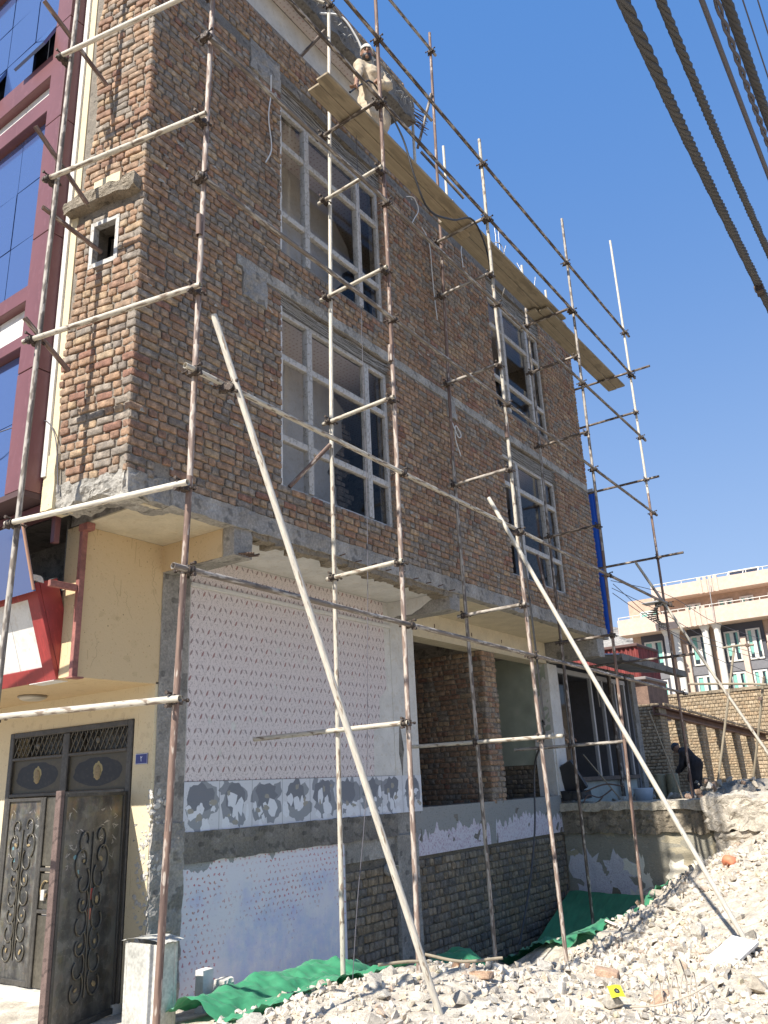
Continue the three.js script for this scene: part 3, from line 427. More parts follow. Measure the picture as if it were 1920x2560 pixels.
// lower wall: hacked concrete, then old flowered paper with a bluish tint
const tLow = canvasTex(1024, 820, (g, W, H) => {
  g.fillStyle = '#96989a'; g.fillRect(0, 0, W, H); seed = 505;
  for (let k = 0; k < 5200; k++) { const c = rr(70, 160); g.fillStyle = `rgba(${c},${c},${c * 0.98},${rr(0.1, 0.5)})`; g.fillRect(rr(0, W), rr(0, 175), rr(1, 10), rr(1, 5)); }
  const edge = []; for (let x = 0; x <= W; x += 9) edge.push([x, 130 - 55 * (x / W) + 26 * Math.sin(x * 0.021) * Math.sin(x * 0.0071 + 1) + (fbm(x * 0.05, 3, 999, 8, 3) - 0.5) * 60 + rr(-6, 6)]);
  g.fillStyle = '#d9d6dc'; g.beginPath(); g.moveTo(0, H); for (const e of edge) g.lineTo(...e); g.lineTo(W, H); g.closePath(); g.fill(); g.save(); g.clip();
  for (let r = 0; r < 32; r++) for (let c = 0; c < 36; c++) { const x = c * 29 + (r % 2) * 11 + rr(-3, 3), y = 70 + r * 25 + rr(-3, 3); const f = Math.max(0, fbm(x * 0.011, y * 0.011, 999, 33, 3) * 2 - 0.55 - 0.9 * sst(250, 520, y) * sst(150, 330, x)); if (f < 0.05) continue; g.fillStyle = `rgba(${rr(165, 190)},${rr(95, 120)},${rr(98, 118)},${clamp(f * 1.25, 0, 0.7)})`; for (let q = 0; q < 4; q++) blob(g, x + rr(-5, 5), y + rr(-5, 5), rr(1.8, 4.2), rr(1.8, 4.2), 6, 0.5); g.fillStyle = `rgba(150,120,125,${clamp(f * 0.6, 0, 0.5)})`; g.fillRect(x + 4, y + 3, rr(2, 6), 1.6); }
  // blotchy blue tint in small dabs, stronger towards the lower right
  for (let k = 0; k < 2600; k++) { const x = rr(60, W), y = rr(220, H); const m = fbm(x * 0.008, y * 0.008, 999, 61, 4) + 0.35 * sst(150, 420, x) * sst(260, 480, y) - 0.42; if (m < 0) continue; g.fillStyle = `rgba(${160 + rr(-8, 8)},${174 + rr(-8, 8)},${214 + rr(-8, 10)},${clamp(m * 0.24, 0, 0.068)})`; blob(g, x, y, rr(8, 34), rr(8, 40), 9, 0.5); }
  for (let k = 0; k < 500; k++) { g.fillStyle = `rgba(90,88,110,${rr(0.05, 0.3)})`; g.fillRect(rr(0, W), rr(250, H), rr(1, 3), rr(2, 9)); }
  g.restore(); g.fillStyle = '#6d6a5e'; blob(g, 40, 640, 70, 40); blob(g, 70, 690, 60, 40); g.fillStyle = '#7d7763'; blob(g, 60, 720, 50, 30);
});
part('lower_wall', patch(1, 1, (u, v) => [XS + 0.004, -0.62 + 2.02 * v, -1.66 - 2.54 * u]), M(0xffffff, { map: tLow, bump: rep(tConcB, 2), bs: 0.006, roughness: 0.85 }), bld);
part('plinth_beam', rough(-1.28, XS + 0.03, 1.12, 1.40, -5.3, -1.66, 0.018, 0.05, 8, 15), mConcD, bld);
// far lower wall: strip of paper over old brick infill, concrete column between
const tStrip = canvasTex(2048, 256, (g, W, H) => {
  g.fillStyle = '#8d8e8c'; g.fillRect(0, 0, W, H); seed = 606; for (let k = 0; k < 5000; k++) { const c = rr(80, 165); g.fillStyle = `rgba(${c},${c},${c * 0.97},${rr(0.1, 0.45)})`; g.fillRect(rr(0, W), rr(0, H), rr(1, 12), rr(1, 6)); }
  for (const [a, b] of [[20, 880], [960, 2030]]) { g.fillStyle = '#c9c5cc'; g.beginPath(); g.moveTo(a, H); for (let x = a; x <= b; x += 8) g.lineTo(x, 150 - 40 * Math.sin((x - a) / (b - a) * 3.14) + (fbm(x * 0.04, 9, 999, 4, 3) - 0.5) * 110); g.lineTo(b, H); g.closePath(); g.fill(); g.save(); g.clip(); for (let k = 0; k < 1500; k++) { g.fillStyle = `rgba(150,118,140,${rr(0.1, 0.35)})`; blob(g, rr(a, b), rr(60, H), rr(3, 7), rr(3, 7), 6, 0.5); } g.restore(); }
});
part('plinth_strip', patch(1, 1, (u, v) => [XS + 0.006, 0.83 + 0.61 * v, -5.75 - 4.8 * u]), M(0xffffff, { map: tStrip, bump: rep(tConcB, 2), bs: 0.008, roughness: 0.9 }), bld);
part('plinth_beam', rough(-1.4, XS + 0.002, 0.83, 1.44, -10.55, -5.74, 0.012, 0.07), mConcD, bld);
part('basement_column', rough(-1.3, XS + 0.03, -1.3, 1.13, -5.76, -5.27, 0.008, 0.07), mConc, bld);
const inf = part('brick_infill', [box(-1.27, XS - 0.03, -1.3, 0.88, -5.27, -4.2), box(-1.27, XS - 0.03, -1.3, 0.83, -10.55, -5.76)], mMortarOld, bld);
const oldPick = () => Math.floor(rnd() * oldPal.length);
layBricks(inf, { org: V(XS - 0.012, 0, 0), u: V(0, 0, -1), n: V(1, 0, 0), y0: -1.25, y1: 0.86, ch: 0.102, bh: 0.087, indiv: 160, pal: oldPal, mats: mOldPal, choose: oldPick, jit: 1.8, spans: (y) => (y > 0.8 ? [[4.21, 5.26]] : [[4.21, 5.26], [5.77, 10.54]]) });
// opening: header, jamb, floor edge, two cross walls inside
part('header_beam', box(-1.35, XS, 3.83, 4.222, -10.55, -5.93), mCeil, bld);
for (const z of [-6.55, -7.7, -8.75]) part('nail_hole', rough(XS - 0.01, XS + 0.008, 4.02, 4.08, z - 0.02, z, 0.01, 0.02), mRebar, bld);
part('inner_floor', rough(-4.6, XS - 0.01, 1.34, 1.41, -10.55, -5.93, 0.01, 0.15), mConcD, bld);
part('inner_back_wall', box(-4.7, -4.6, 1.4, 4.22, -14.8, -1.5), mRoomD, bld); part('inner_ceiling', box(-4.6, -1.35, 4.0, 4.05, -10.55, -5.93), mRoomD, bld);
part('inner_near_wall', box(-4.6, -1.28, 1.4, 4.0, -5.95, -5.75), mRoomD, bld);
const cw = part('brick_cross_wall', box(-4.6, XS - 0.018, 1.38, 4.0, -8.46, -8.014), mMortar, bld);
layBricks(cw, { org: V(0, 0, -8.0), u: V(1, 0, 0), n: V(0, 0, 1), y0: 1.40, y1: 3.86, indiv: 110, spans: () => [[-4.5, XS - 0.006]], corner: { at: (t) => t > -1.2, col: cCol } });
layBricks(cw, { org: V(XS, 0, 0), u: V(0, 0, -1), n: V(1, 0, 0), y0: 1.40, y1: 3.84, indiv: 70, jit: 1.6, spans: () => [[8.006, 8.47]], corner: { at: (t) => t < 8.02, col: cCol } });
const tGreen = dataTex(256, (u, v) => { const a = fbm(u * 4, v * 4, 4, 71, 5), k = 0.8 + 0.25 * a; return [k * 0.97, k, k * 0.95]; });
part('plaster_cross_wall', box(-4.6, XS - 0.05, 2.0, 4.0, -10.8, -10.55), M(lin(0.46, 0.46, 0.41), { map: tGreen, bump: tConcB, bs: 0.004 }), bld);
const rb = part('brick_cross_wall', box(-4.6, XS - 0.05, 1.38, 2.0, -10.8, -10.57), mMortarOld, bld);
layBricks(rb, { org: V(0, 0, -10.55), u: V(1, 0, 0), n: V(0, 0, 1), y0: 1.42, y1: 2.06, indiv: 30, pal: oldPal, mats: mOldPal, choose: oldPick, jit: 2.2, spans: () => [[-3.2, -1.45]] });
part('white_jamb', rough(-1.35, XS + 0.01, 1.40, 3.83, -10.97, -10.55, 0.006, 0.07), mWhite, bld);
part('jamb_plaster', rough(-1.42, XS - 0.02, 1.4, 2.55, -10.56, -10.5, 0.008, 0.05), mWhite, bld);
settle(bld, 0, 0, 0);
// ---------------------------------------------------------------- scaffold
const scf = thing('tube_scaffold', 'clamped steel tube scaffold with peeling paint standing along the brick facade', 'scaffold');
const Xi = 0.25, Xo = 1.1;
const std = (name, p, q, m) => part(name, tube(V(...p), V(...q)), mTube[m], scf);
std('standard', [-0.62, -0.1, 0.62], [-0.46, 10.8, 0.59], 'grey');
std('standard', [1.12, -0.1, 0.40], [1.1, 4.0, 0.25], 'rust'); std('standard', [1.1, 4.0, 0.25], [1.1, 10.4, 0.15], 'pink');
std('standard', [Xi, -0.3, -2.49], [Xi, 5.35, -2.515], 'white'); std('standard', [Xi, 5.35, -2.515], [Xi, 12.15, -2.7], 'pale');
std('standard', [Xo, -0.1, -2.47], [Xo, 6.3, -2.56], 'pink'); std('standard', [Xo, 6.3, -2.56], [Xo, 12.8, -2.62], 'rust');
std('standard', [Xi, -0.8, -5.36], [Xi, 6.1, -5.24], 'grey'); std('standard', [Xi, 6.1, -5.24], [Xi, 14.25, -5.56], 'rust');
std('standard', [Xo, -0.6, -5.47], [Xo, 4.6, -5.28], 'pink'); std('standard', [Xo, 4.6, -5.28], [Xo, 11.25, -5.33], 'white');
std('standard', [Xi, -0.8, -8.33], [Xi, 5.9, -8.31], 'dark'); std('standard', [Xi, 5.9, -8.31], [Xi, 10.08, -8.42], 'grey');
std('standard', [Xo, -0.3, -8.1], [Xo, 5.2, -8.42], 'rust'); std('standard', [Xo, 5.2, -8.42], [Xo, 11.78, -8.6], 'grey');
std('standard', [Xo, 1.1, -11.3], [Xo, 7.0, -11.44], 'rust'); std('standard', [Xo, 7.0, -11.44], [Xo, 13.02, -11.55], 'pale');
// couplers: two clamp bands with bolts
const gCoup = (() => { const g = [], a = new THREE.CylinderGeometry(0.034, 0.034, 0.055, 10); g.push(a); const b = new THREE.CylinderGeometry(0.034, 0.034, 0.055, 10); b.rotateX(Math.PI / 2); b.translate(0.058, 0, 0); g.push(b); g.push(cbox(0.015, 0.045, -0.026, 0.026, -0.026, 0.026, 0.006)); for (const [x, y, z] of [[-0.028, 0, 0.04], [-0.028, 0, -0.04], [0.086, 0.042, 0], [0.086, -0.042, 0]]) { const c = new THREE.CylinderGeometry(0.008, 0.008, 0.05, 6); c.rotateZ(Math.PI / 2); c.translate(x, y, z); g.push(c); const n = new THREE.CylinderGeometry(0.014, 0.014, 0.014, 6); n.rotateZ(Math.PI / 2); n.translate(x + (x < 0 ? -0.022 : 0.022), y, z); g.push(n); } return merge(g); })();
function coupler(x, y, z, ry = 0, s = 1) { const m = part('coupler', gCoup, mCoupler, scf); m.position.set(x, y, z); m.rotation.y = ry; m.scale.setScalar(s); return m; }
const off = 0.052;
// transoms, across from wall side to street side
for (const [z, ys, m] of [[-2.52, [3.86, 5.67, 7.30, 8.70, 9.70], 'white'], [-5.26, [3.83, 5.67, 7.24, 8.72, 9.68], 'grey'], [-8.36, [3.81, 5.60, 7.25, 8.70, 9.66], 'dark']]) ys.forEach((y, i) => {
  const zz = z + off + 0.004; std('transom', [Xi - 0.1, y, zz - 0.03], [Xo + 0.06, y + 0.01, zz], i === 4 && z > -5 ? 'dark' : m); coupler(Xi, y, zz - 0.06, -Math.PI / 2); coupler(Xo, y, zz - 0.06, -Math.PI / 2);
});
for (const [y, e] of [[9.66, 0.45], [8.75, 0.08], [7.28, 0.28], [5.68, 0.5], [3.78, 0.4]]) { std('transom', [-0.55, y, -11.38], [Xo + e, y, -11.38], 'dark'); coupler(Xo, y, -11.44, -Math.PI / 2); }
std('transom', [-0.86, 2.28, -2.46], [1.14, 2.30, -2.44], 'white'); coupler(Xo, 2.3, -2.5, -Math.PI / 2);
std('transom', [-0.75, 2.22, -5.25], [1.42, 2.22, -5.32], 'white'); coupler(Xi, 2.22, -5.33, -Math.PI / 2); coupler(Xo, 2.22, -5.39, -Math.PI / 2);
std('transom', [-0.7, 2.2, -8.2], [1.13, 2.22, -8.28], 'grey'); coupler(Xi, 2.2, -8.27, -Math.PI / 2); coupler(Xo, 2.22, -8.34, -Math.PI / 2);
// ledgers along the facade
for (const [y0, y1, za, zb, m] of [[3.27, 3.12, 0.42, -11.75, 'grey'], [4.86, 4.76, 0.38, -11.5, 'white'], [6.70, 6.58, 0.32, -11.62, 'grey'], [8.27, 8.20, 0.30, -11.66, 'grey'], [9.80, 9.60, 0.2, -11.6, 'dark'], [10.82, 10.62, 0.1, -11.66, 'dark']]) {
  const x = Xo + off, at = (z) => y0 + (y1 - y0) * (za - z) / (za - zb), mid = -5.9; std('ledger', [x, y0, za], [x, at(mid), mid], m); std('ledger', [x, at(mid), mid], [x, y1, zb], m === 'white' ? 'grey' : m);
  for (const z of [0.27, -2.56, -5.3, -8.42, -11.45]) if (z < za) coupler(Xo, at(z), z + (z === 0.27 ? 0 : 0), 0);
}
std('ledger', [Xi + off, 13.75, -5.62], [Xi + off, 13.62, -1.5], 'grey'); coupler(Xi, 13.75, -5.5, 0);
std('ledger', [Xi + off, 12.08, -5.3], [Xi + off, 12.12, -1.2], 'grey'); coupler(Xi, 12.1, -2.68, 0);
// front return: tubes between the street corner and the neighbour
for (const [y, x0, m] of [[8.83, -0.56, 'pale'], [7.33, -0.62, 'white'], [5.6, -0.66, 'white'], [3.9, -0.62, 'pale'], [2.36, -2.6, 'white']]) {
  const a = V(x0, y + 0.01, 0.62 + 0.055 - (x0 < -1 ? -0.34 : 0)), b = V(1.2, y, 0.24 + 0.055 + (y < 4 ? 0.06 : 0)); part('transom', tube(a, b), mTube[m], scf); coupler(-0.57, y, 0.61, -Math.PI / 2 + 0.17, 1.05); coupler(1.1, y, 0.24 + (y < 4 ? 0.05 : 0), -Math.PI / 2 + 0.17, 1.05);
}
for (const [a, b] of [[[-0.53, 9.32, 0.92], [-0.53, 8.87, 0.14]], [[-0.55, 7.81, 0.85], [-0.55, 7.31, 0.24]], [[-0.54, 6.98, 0.70], [-0.54, 6.85, 0.05]], [[-0.55, 5.78, 0.75], [-0.55, 5.45, 0.28]], [[-0.72, 3.98, 0.72], [-2.4, 4.0, 0.98]]]) std('putlog', a, b, 'rust');
// raking props
part('raking_prop', tube(V(1.17, 5.42, 0.12), V(1.86, 0.02, -1.66), 0.027), mTube.pale, scf); coupler(1.15, 4.82, -0.02, 0.3, 1.1);
part('raking_prop', tube(V(1.02, 5.16, -4.72), V(3.16, 0.05, -5.28), 0.026), mTube.pale, scf); coupler(1.16, 4.72, -5.0, 0.2, 1.1);
part('raking_prop', tube(V(0.72, 5.62, -11.25), V(2.9, 0.98, -11.42), 0.026), mTube.white, scf); coupler(1.14, 4.75, -11.4, 0.2, 1.1);
std('brace', [Xi + 0.02, 5.38, -2.47], [-0.04, 4.86, -2.13], 'rust'); std('brace', [0.05, 5.3, -8.2], [0.12, 4.6, -8.25], 'rust');
std('brace', [Xi, 12.1, -2.6], [-0.3, 12.5, -2.2], 'white'); std('brace', [Xi, 11.6, -2.6], [-0.15, 11.1, -2.4], 'dark'); std('brace', [-0.12, 11.9, -5.5], [0.25, 12.8, -5.45], 'grey'); std('brace', [-0.12, 11.9, -5.6], [0.25, 11.2, -6.3], 'grey');
for (const z of [0.24, -2.53, -5.27]) for (const y of [6.15]) part('sleeve', tube(V(z > 0 ? 1.1 : Xo, y, z), V(z > 0 ? 1.1 : Xo, y + 0.2, z), 0.029), mTube.rust, scf);
settle(scf, 0.7, 0, -5);
// planks
function plank(x0, x1, z0, z1, y, m, label) { const g = cbox(x0, x1, y, y + 0.042, z1, z0, 0.008); const p = g.attributes.position, uv = g.attributes.uv; for (let i = 0; i < p.count; i++) { uv.setXY(i, p.getZ(i) * 0.35 + x0, p.getX(i) * 1.6 + p.getY(i)); const t = (p.getZ(i) - z0) / (z1 - z0); p.setY(i, p.getY(i) - 0.02 * Math.sin(Math.PI * t)); } g.computeVertexNormals(); const o = solo('scaffold_plank', g, m, label, 'plank', 'planks of the top working platform'); return rebase(o, (x0 + x1) / 2, y, (z0 + z1) / 2); }
plank(0.54, 0.715, -1.86, -5.5, 9.735, mPlank, 'clean wooden plank on the wall side of the platform under the worker');
plank(0.725, 0.90, -1.80, -5.4, 9.735, mPlank, 'clean wooden plank on the street side of the platform under the worker');
plank(0.44, 0.64, -5.0, -8.9, 9.79, mPlankOld, 'cement stained wooden plank by the wall, midway along the top platform');
plank(0.65, 0.86, -4.7, -8.8, 9.79, mPlankOld, 'cement stained wooden plank on the street side, midway along the top platform');
plank(0.42, 0.61, -8.0, -12.05, 9.70, mPlankOld, 'old wooden plank by the wall, overhanging the last scaffold bay');
plank(0.62, 0.80, -8.1, -12.03, 9.70, mPlankOld, 'old wooden plank on the street side, overhanging the last scaffold bay');

// ---------------------------------------------------------------- ground and rubble
const CP = [[-3.5, 0, -0.12], [-6, 0, -0.12], [-1.4, -1.0, -0.1], [-2.5, -1.2, -0.1], [-0.8, -1.6, -0.08], [-0.2, -1.2, 0], [0.3, -0.6, 0.07], [1.1, 0.3, 0.16], [1.2, -1.3, 0.31], [1.25, -2.1, 0.35], [1.2, -3.2, 0.2], [1.25, -4.2, -0.1], [1.2, -5.6, -0.25], [1.2, -6.8, -0.12], [1.3, -8.1, 0.08], [0.6, -10.4, -0.08], [1.06, -10.4, 0.18], [1.63, -10.4, 0.58], [2.43, -10.4, 0.98], [3.3, -10.4, 1.22], [5, -10.4, 1.3], [0.25, -2.5, 0.05], [0.25, -5.3, -0.5], [0.25, -8.35, -0.6], [-0.9, -2.5, -0.15], [-0.9, -4, -0.45], [-0.9, -5.5, -0.75], [-0.9, -8, -1.0], [-0.9, -10, -0.85], [0.2, -10, -0.4], [2.1, -2.3, 0.0], [2.5, -1.5, 0.13], [3.7, -3, -0.02], [3, -5, 0.08], [2.2, -5.3, 0.0], [2.3, -7.3, 0.12], [2, -9.1, 0.48], [2.6, -8.4, 0.46], [3.5, -8, 0.55], [3.2, -9.4, 0.95], [4, -1, 0.12], [4.5, 2, 0.12], [2, 1, 0.14], [0, 2, 0.0], [5.5, 4, 0.15], [6, -4, 0.3], [6, -9, 1.0], [5, 0, 0.15], [0, 5, 0], [-1, -0.2, -0.08]];
function gh(x, z) { let a = 0, b = 0; for (const c of CP) { const d = (x - c[0]) ** 2 + (z - c[1]) ** 2, w = Math.exp(-d / 0.9) + 1e-4 / (d + 0.3); a += w * c[2]; b += w; } return a / b; }
const bumpH = (x, z) => 0.05 * f3(x * 2.3, 0.5, z * 2.3, 4) + 0.028 * f3(x * 7, 1.5, z * 7, 5) + 0.016 * f3(x * 19, 2.5, z * 19, 6);
const rubAmt = (x, z) => sst(-0.2, 0.6, x + 0.25 * (z < -1 ? 1 : 0)) ;
const H = (x, z) => gh(x, z) + bumpH(x, z) * (0.25 + 0.9 * rubAmt(x, z));
const mRub = M(lin(0.78, 0.74, 0.66), { map: tDust, bump: rep(tConcB, 3), bs: 0.02, vertexColors: true });
{ const x0 = -4.5, x1 = 7.5, z0 = -10.56, z1 = 5, nx = 300, nz = 380; const g = patch(nx, nz, (u, v) => { const x = x0 + (x1 - x0) * u, z = z1 + (z0 - z1) * v; return [x, H(x, z), z]; }, (u, v, p) => [p[0], p[2]]);
  const p = g.attributes.position, c = new Float32Array(p.count * 3); for (let i = 0; i < p.count; i++) { const k = 0.8 + 0.4 * n3(p.getX(i) * 9, 3, p.getZ(i) * 9, 8), o = n3(p.getX(i) * 3, 7, p.getZ(i) * 3, 2); c[i * 3] = k; c[i * 3 + 1] = k * (0.99 - 0.05 * o); c[i * 3 + 2] = k * (0.98 - 0.1 * o); } g.setAttribute('color', new THREE.BufferAttribute(c, 3)); structure('ground', g, mRub); }
// the land around, one sheet to the horizon; a terrace behind the cross wall
{ const R = 420; structure('land', [box(-R, -4.5, -1.2, -0.14, -10.56, R), box(7.5, R, -1.2, 0.1, -10.56, R), box(-4.5, 7.5, -1.2, 0.0, 5, R)], M(lin(0.40, 0.35, 0.28), { map: tDust })); structure('terrace', [box(-R, R, -1.2, 1.2, -R, -10.80)], M(lin(0.42, 0.37, 0.29), { map: tDust, bump: rep(tConcB, 0.5), bs: 0.05 })); }
// cross wall closing the pit, masonry bank to its right
const tCross = canvasTex(1024, 512, (g, W, H2) => {
  g.fillStyle = '#8f8a7c'; g.fillRect(0, 0, W, H2); seed = 707; for (let k = 0; k < 5000; k++) { const c = rr(95, 180); g.fillStyle = `rgba(${c},${c * 0.97},${c * 0.88},${rr(0.08, 0.35)})`; g.fillRect(rr(0, W), rr(0, H2), rr(1, 14), rr(1, 7)); }
  g.fillStyle = '#c6c1c4'; for (let k = 0; k < 26; k++) blob(g, rr(20, 430), rr(190, 330), rr(20, 80), rr(15, 60), 16, 0.45); for (let k = 0; k < 1200; k++) { g.fillStyle = `rgba(140,120,135,${rr(0.1, 0.3)})`; g.fillRect(rr(20, 430), rr(180, 350), rr(2, 6), rr(2, 6)); }
  g.fillStyle = '#d8d2c2'; for (let k = 0; k < 30; k++) blob(g, rr(420, 1000), rr(200, 400), rr(12, 60), rr(10, 40), 14, 0.5); g.fillStyle = '#77705e'; for (let k = 0; k < 26; k++) blob(g, rr(100, 900), rr(300, 512), rr(15, 70), rr(10, 50), 14, 0.5); g.fillStyle = '#a59b84'; for (let k = 0; k < 16; k++) blob(g, rr(0, W), rr(0, 170), rr(20, 90), rr(10, 30), 14, 0.5);
});
{ const cwT = thing('cross_wall', 'low broken masonry wall with scraps of pale paper at the end of the pit', 'wall');
  part('wall_face', patch(60, 36, (u, v) => { const x = -1.05 + 2.7 * u, y = -1.2 + 2.45 * v; return [x, y, -10.56 + 0.02 * f3(x * 5, y * 5, 0, 3)]; }), M(0xffffff, { map: tCross, bump: rep(tConcB, 2), bs: 0.02, roughness: 0.95 }), cwT);
  part('wall_body', rough(-1.05, 1.66, -1.2, 1.22, -11.0, -10.60, 0.02, 0.12), mEarth, cwT);
  part('coping', rough(-1.1, 3.1, 0.80, 1.2, -11.1, -10.50, 0.06, 0.05, 6, 4), mEarth, cwT); part('coping_top', rough(-1.2, 3.1, 1.17, 1.3, -11.2, -10.46, 0.05, 0.08, 5, 6), M(lin(0.58, 0.53, 0.44), { map: tDust, bump: tConcB, bs: 0.03 }), cwT);
  settle(cwT, 0, -1, -10.6);
  const bk = thing('masonry_bank', 'thick pale masonry bank with a horizontal crack, right of the pit', 'wall'); const mB = M(lin(0.62, 0.57, 0.49), { map: tDust, bump: tConcB, bs: 0.03 });
  part('lower_block', rough(1.62, 6, -0.4, 0.82, -11.3, -10.42, 0.09, 0.045, 5, 9), mB, bk); part('upper_block', rough(1.5, 6, 0.85, 1.36, -11.4, -10.36, 0.11, 0.045, 5, 11), mB, bk); settle(bk, 4, 0, -11); }
// broken stone
const stones = [...Array(18)].map(() => { const p = [], n = 11; const s = [rr(0.7, 1.2), rr(0.45, 0.8), rr(0.6, 1)]; for (let k = 0; k < n; k++) { const a = V(rr(-1, 1), rr(-1, 1), rr(-1, 1)).normalize().multiplyScalar(rr(0.75, 1)); p.push(V(a.x * s[0], a.y * s[1], a.z * s[2])); } const g = new ConvexGeometry(p); g.scale(0.5, 0.5, 0.5); return puv(g); });
const slabs = [...Array(6)].map(() => { const g = brickGeo(0.2, 0.09, 0.008, 0.05); g.translate(0, 0, 0.025); return g; });
const stCol = () => { const r = rnd(), k = rr(0.85, 1.1); return r < 0.72 ? [0.78 * k, 0.73 * k, 0.65 * k] : r < 0.87 ? [0.68 * k, 0.61 * k, 0.51 * k] : r < 0.94 ? [0.68 * k, 0.55 * k, 0.44 * k] : r < 0.97 ? [0.42 * k, 0.39 * k, 0.35 * k] : [0.76 * k, 0.7 * k, 0.52 * k]; };
const mSt = [[0.76, 0.71, 0.63], [0.68, 0.61, 0.51], [0.64, 0.45, 0.33], [0.45, 0.42, 0.37], [0.80, 0.76, 0.69]].map((c) => M(lin(...c), { map: rep(tDust, 3), bump: rep(tConcB, 4), bs: 0.012 }));
{ seed = 17; const g = []; for (let k = 0; k < 190; k++) { const y = 0.15 + 1.65 * Math.pow(rnd(), 0.85), s = rr(0.03, 0.10), side = rnd() < 0.5; const q = pick(stones).clone(); q.scale(s, s * 1.3, s * 0.45); q.rotateZ(rr(-0.6, 0.6)); if (!side) q.rotateY(Math.PI / 2); q.translate(side ? XS + rr(-0.2, 0.03) * (0.4 + 0.6 * Math.sin(y * 2)) : XS + 0.015, y, side ? -1.272 : -1.28 - rr(0, 0.2)); g.push(q); } part('hacked_concrete', g, mConcW, bld).userData.kind = 'stuff'; }
seed = 4242;
const inHeap = (x, z) => { if (z < -10.3 || z > 3.2 || x > 5.6) return false; const e = 0.35 + 0.35 * Math.sin(z * 1.7) + (z < -3.6 ? 0.35 : 0) - (z > -1.6 ? 0.2 : 0); return x > e; };
const spots = [];
const groundUp = V(0, 1, 0);
{ // countable larger lumps
  let n = 0, guard = 0; while (n < 230 && guard++ < 20000) { const z = rr(-9.8, 0.6), x = rr(0.4, 4.2); if (!inHeap(x, z)) continue; const sz = Math.pow(rnd(), 4) * 0.34 + 0.07; if (spots.some((s) => (s[0] - x) ** 2 + (s[1] - z) ** 2 < ((s[2] + sz) * 0.42) ** 2)) continue; if (Math.hypot(x - 5.5, z - 4.1) < 1.2) continue; spots.push([x, z, sz]);
    const isB = rnd() < 0.05, m = part(numbered(isB ? 'loose_brick' : 'rubble_stone'), isB ? pick(slabs) : pick(stones), isB ? mSt[2] : pick([mSt[0], mSt[0], mSt[4], mSt[1], mSt[4], mSt[0], mSt[4]]), scene); m.position.set(x, gh(x, z) + sz * 0.12, z); m.rotation.set(rr(-0.5, 0.5) + (isB ? -1.2 : 0), rr(0, 6.3), rr(-0.5, 0.5)); m.scale.setScalar(isB ? rr(0.8, 1.1) : sz);
    tag(m, isB ? 'broken brick lying loose on the rubble heap' : 'pale lump of broken masonry lying on the rubble heap', isB ? 'brick' : 'stone', isB ? 'loose bricks on the rubble heap' : 'larger lumps on the rubble heap'); n++; }
}
{ const g = []; let n = 0, guard = 0; const m4 = new THREE.Matrix4(), q = new THREE.Quaternion();
  while (n < 16000 && guard++ < 200000) { const t = rnd(); let x, z; if (t < 0.72) { x = rr(0.2, 4.6); z = rr(-6.5, 1.2); } else { x = rr(0.2, 5); z = rr(-10.3, -5); } if (!inHeap(x, z)) continue; const den = n3(x * 1.1, 3, z * 1.1, 12) * 0.7 + n3(x * 3, 3, z * 3, 13) * 0.3; if (rnd() > 0.25 + 1.6 * sst(0.3, 0.62, den)) continue; const d = Math.hypot(x - 5.5, z - 4.1); const s = (0.011 + Math.pow(rnd(), 3.4) * (0.05 + 0.07 * den)) * (0.7 + 0.07 * d); const src = (rnd() < 0.05 ? pick(slabs) : pick(stones)).clone(); const S = src.index ? s * 6 : s; q.setFromEuler(new THREE.Euler(rr(0, 6), rr(0, 6), rr(0, 6))); m4.compose(V(x, H(x, z) + s * 0.15, z), q, V(S, S, S)); src.applyMatrix4(m4); const f = src.index ? src.toNonIndexed() : src; const c = stCol(), col = new Float32Array(f.attributes.position.count * 3); for (let k = 0; k < col.length; k += 3) { col[k] = c[0]; col[k + 1] = c[1]; col[k + 2] = c[2]; } f.setAttribute('color', new THREE.BufferAttribute(col, 3)); g.push(f); n++; }
  const m = part('rubble', mergeGeometries(g, false), M(0xffffff, { map: rep(tDust, 3), vertexColors: true }), scene); tag(m, 'pale broken rubble heaped in front of the building', 'rubble', null, 'stuff'); }
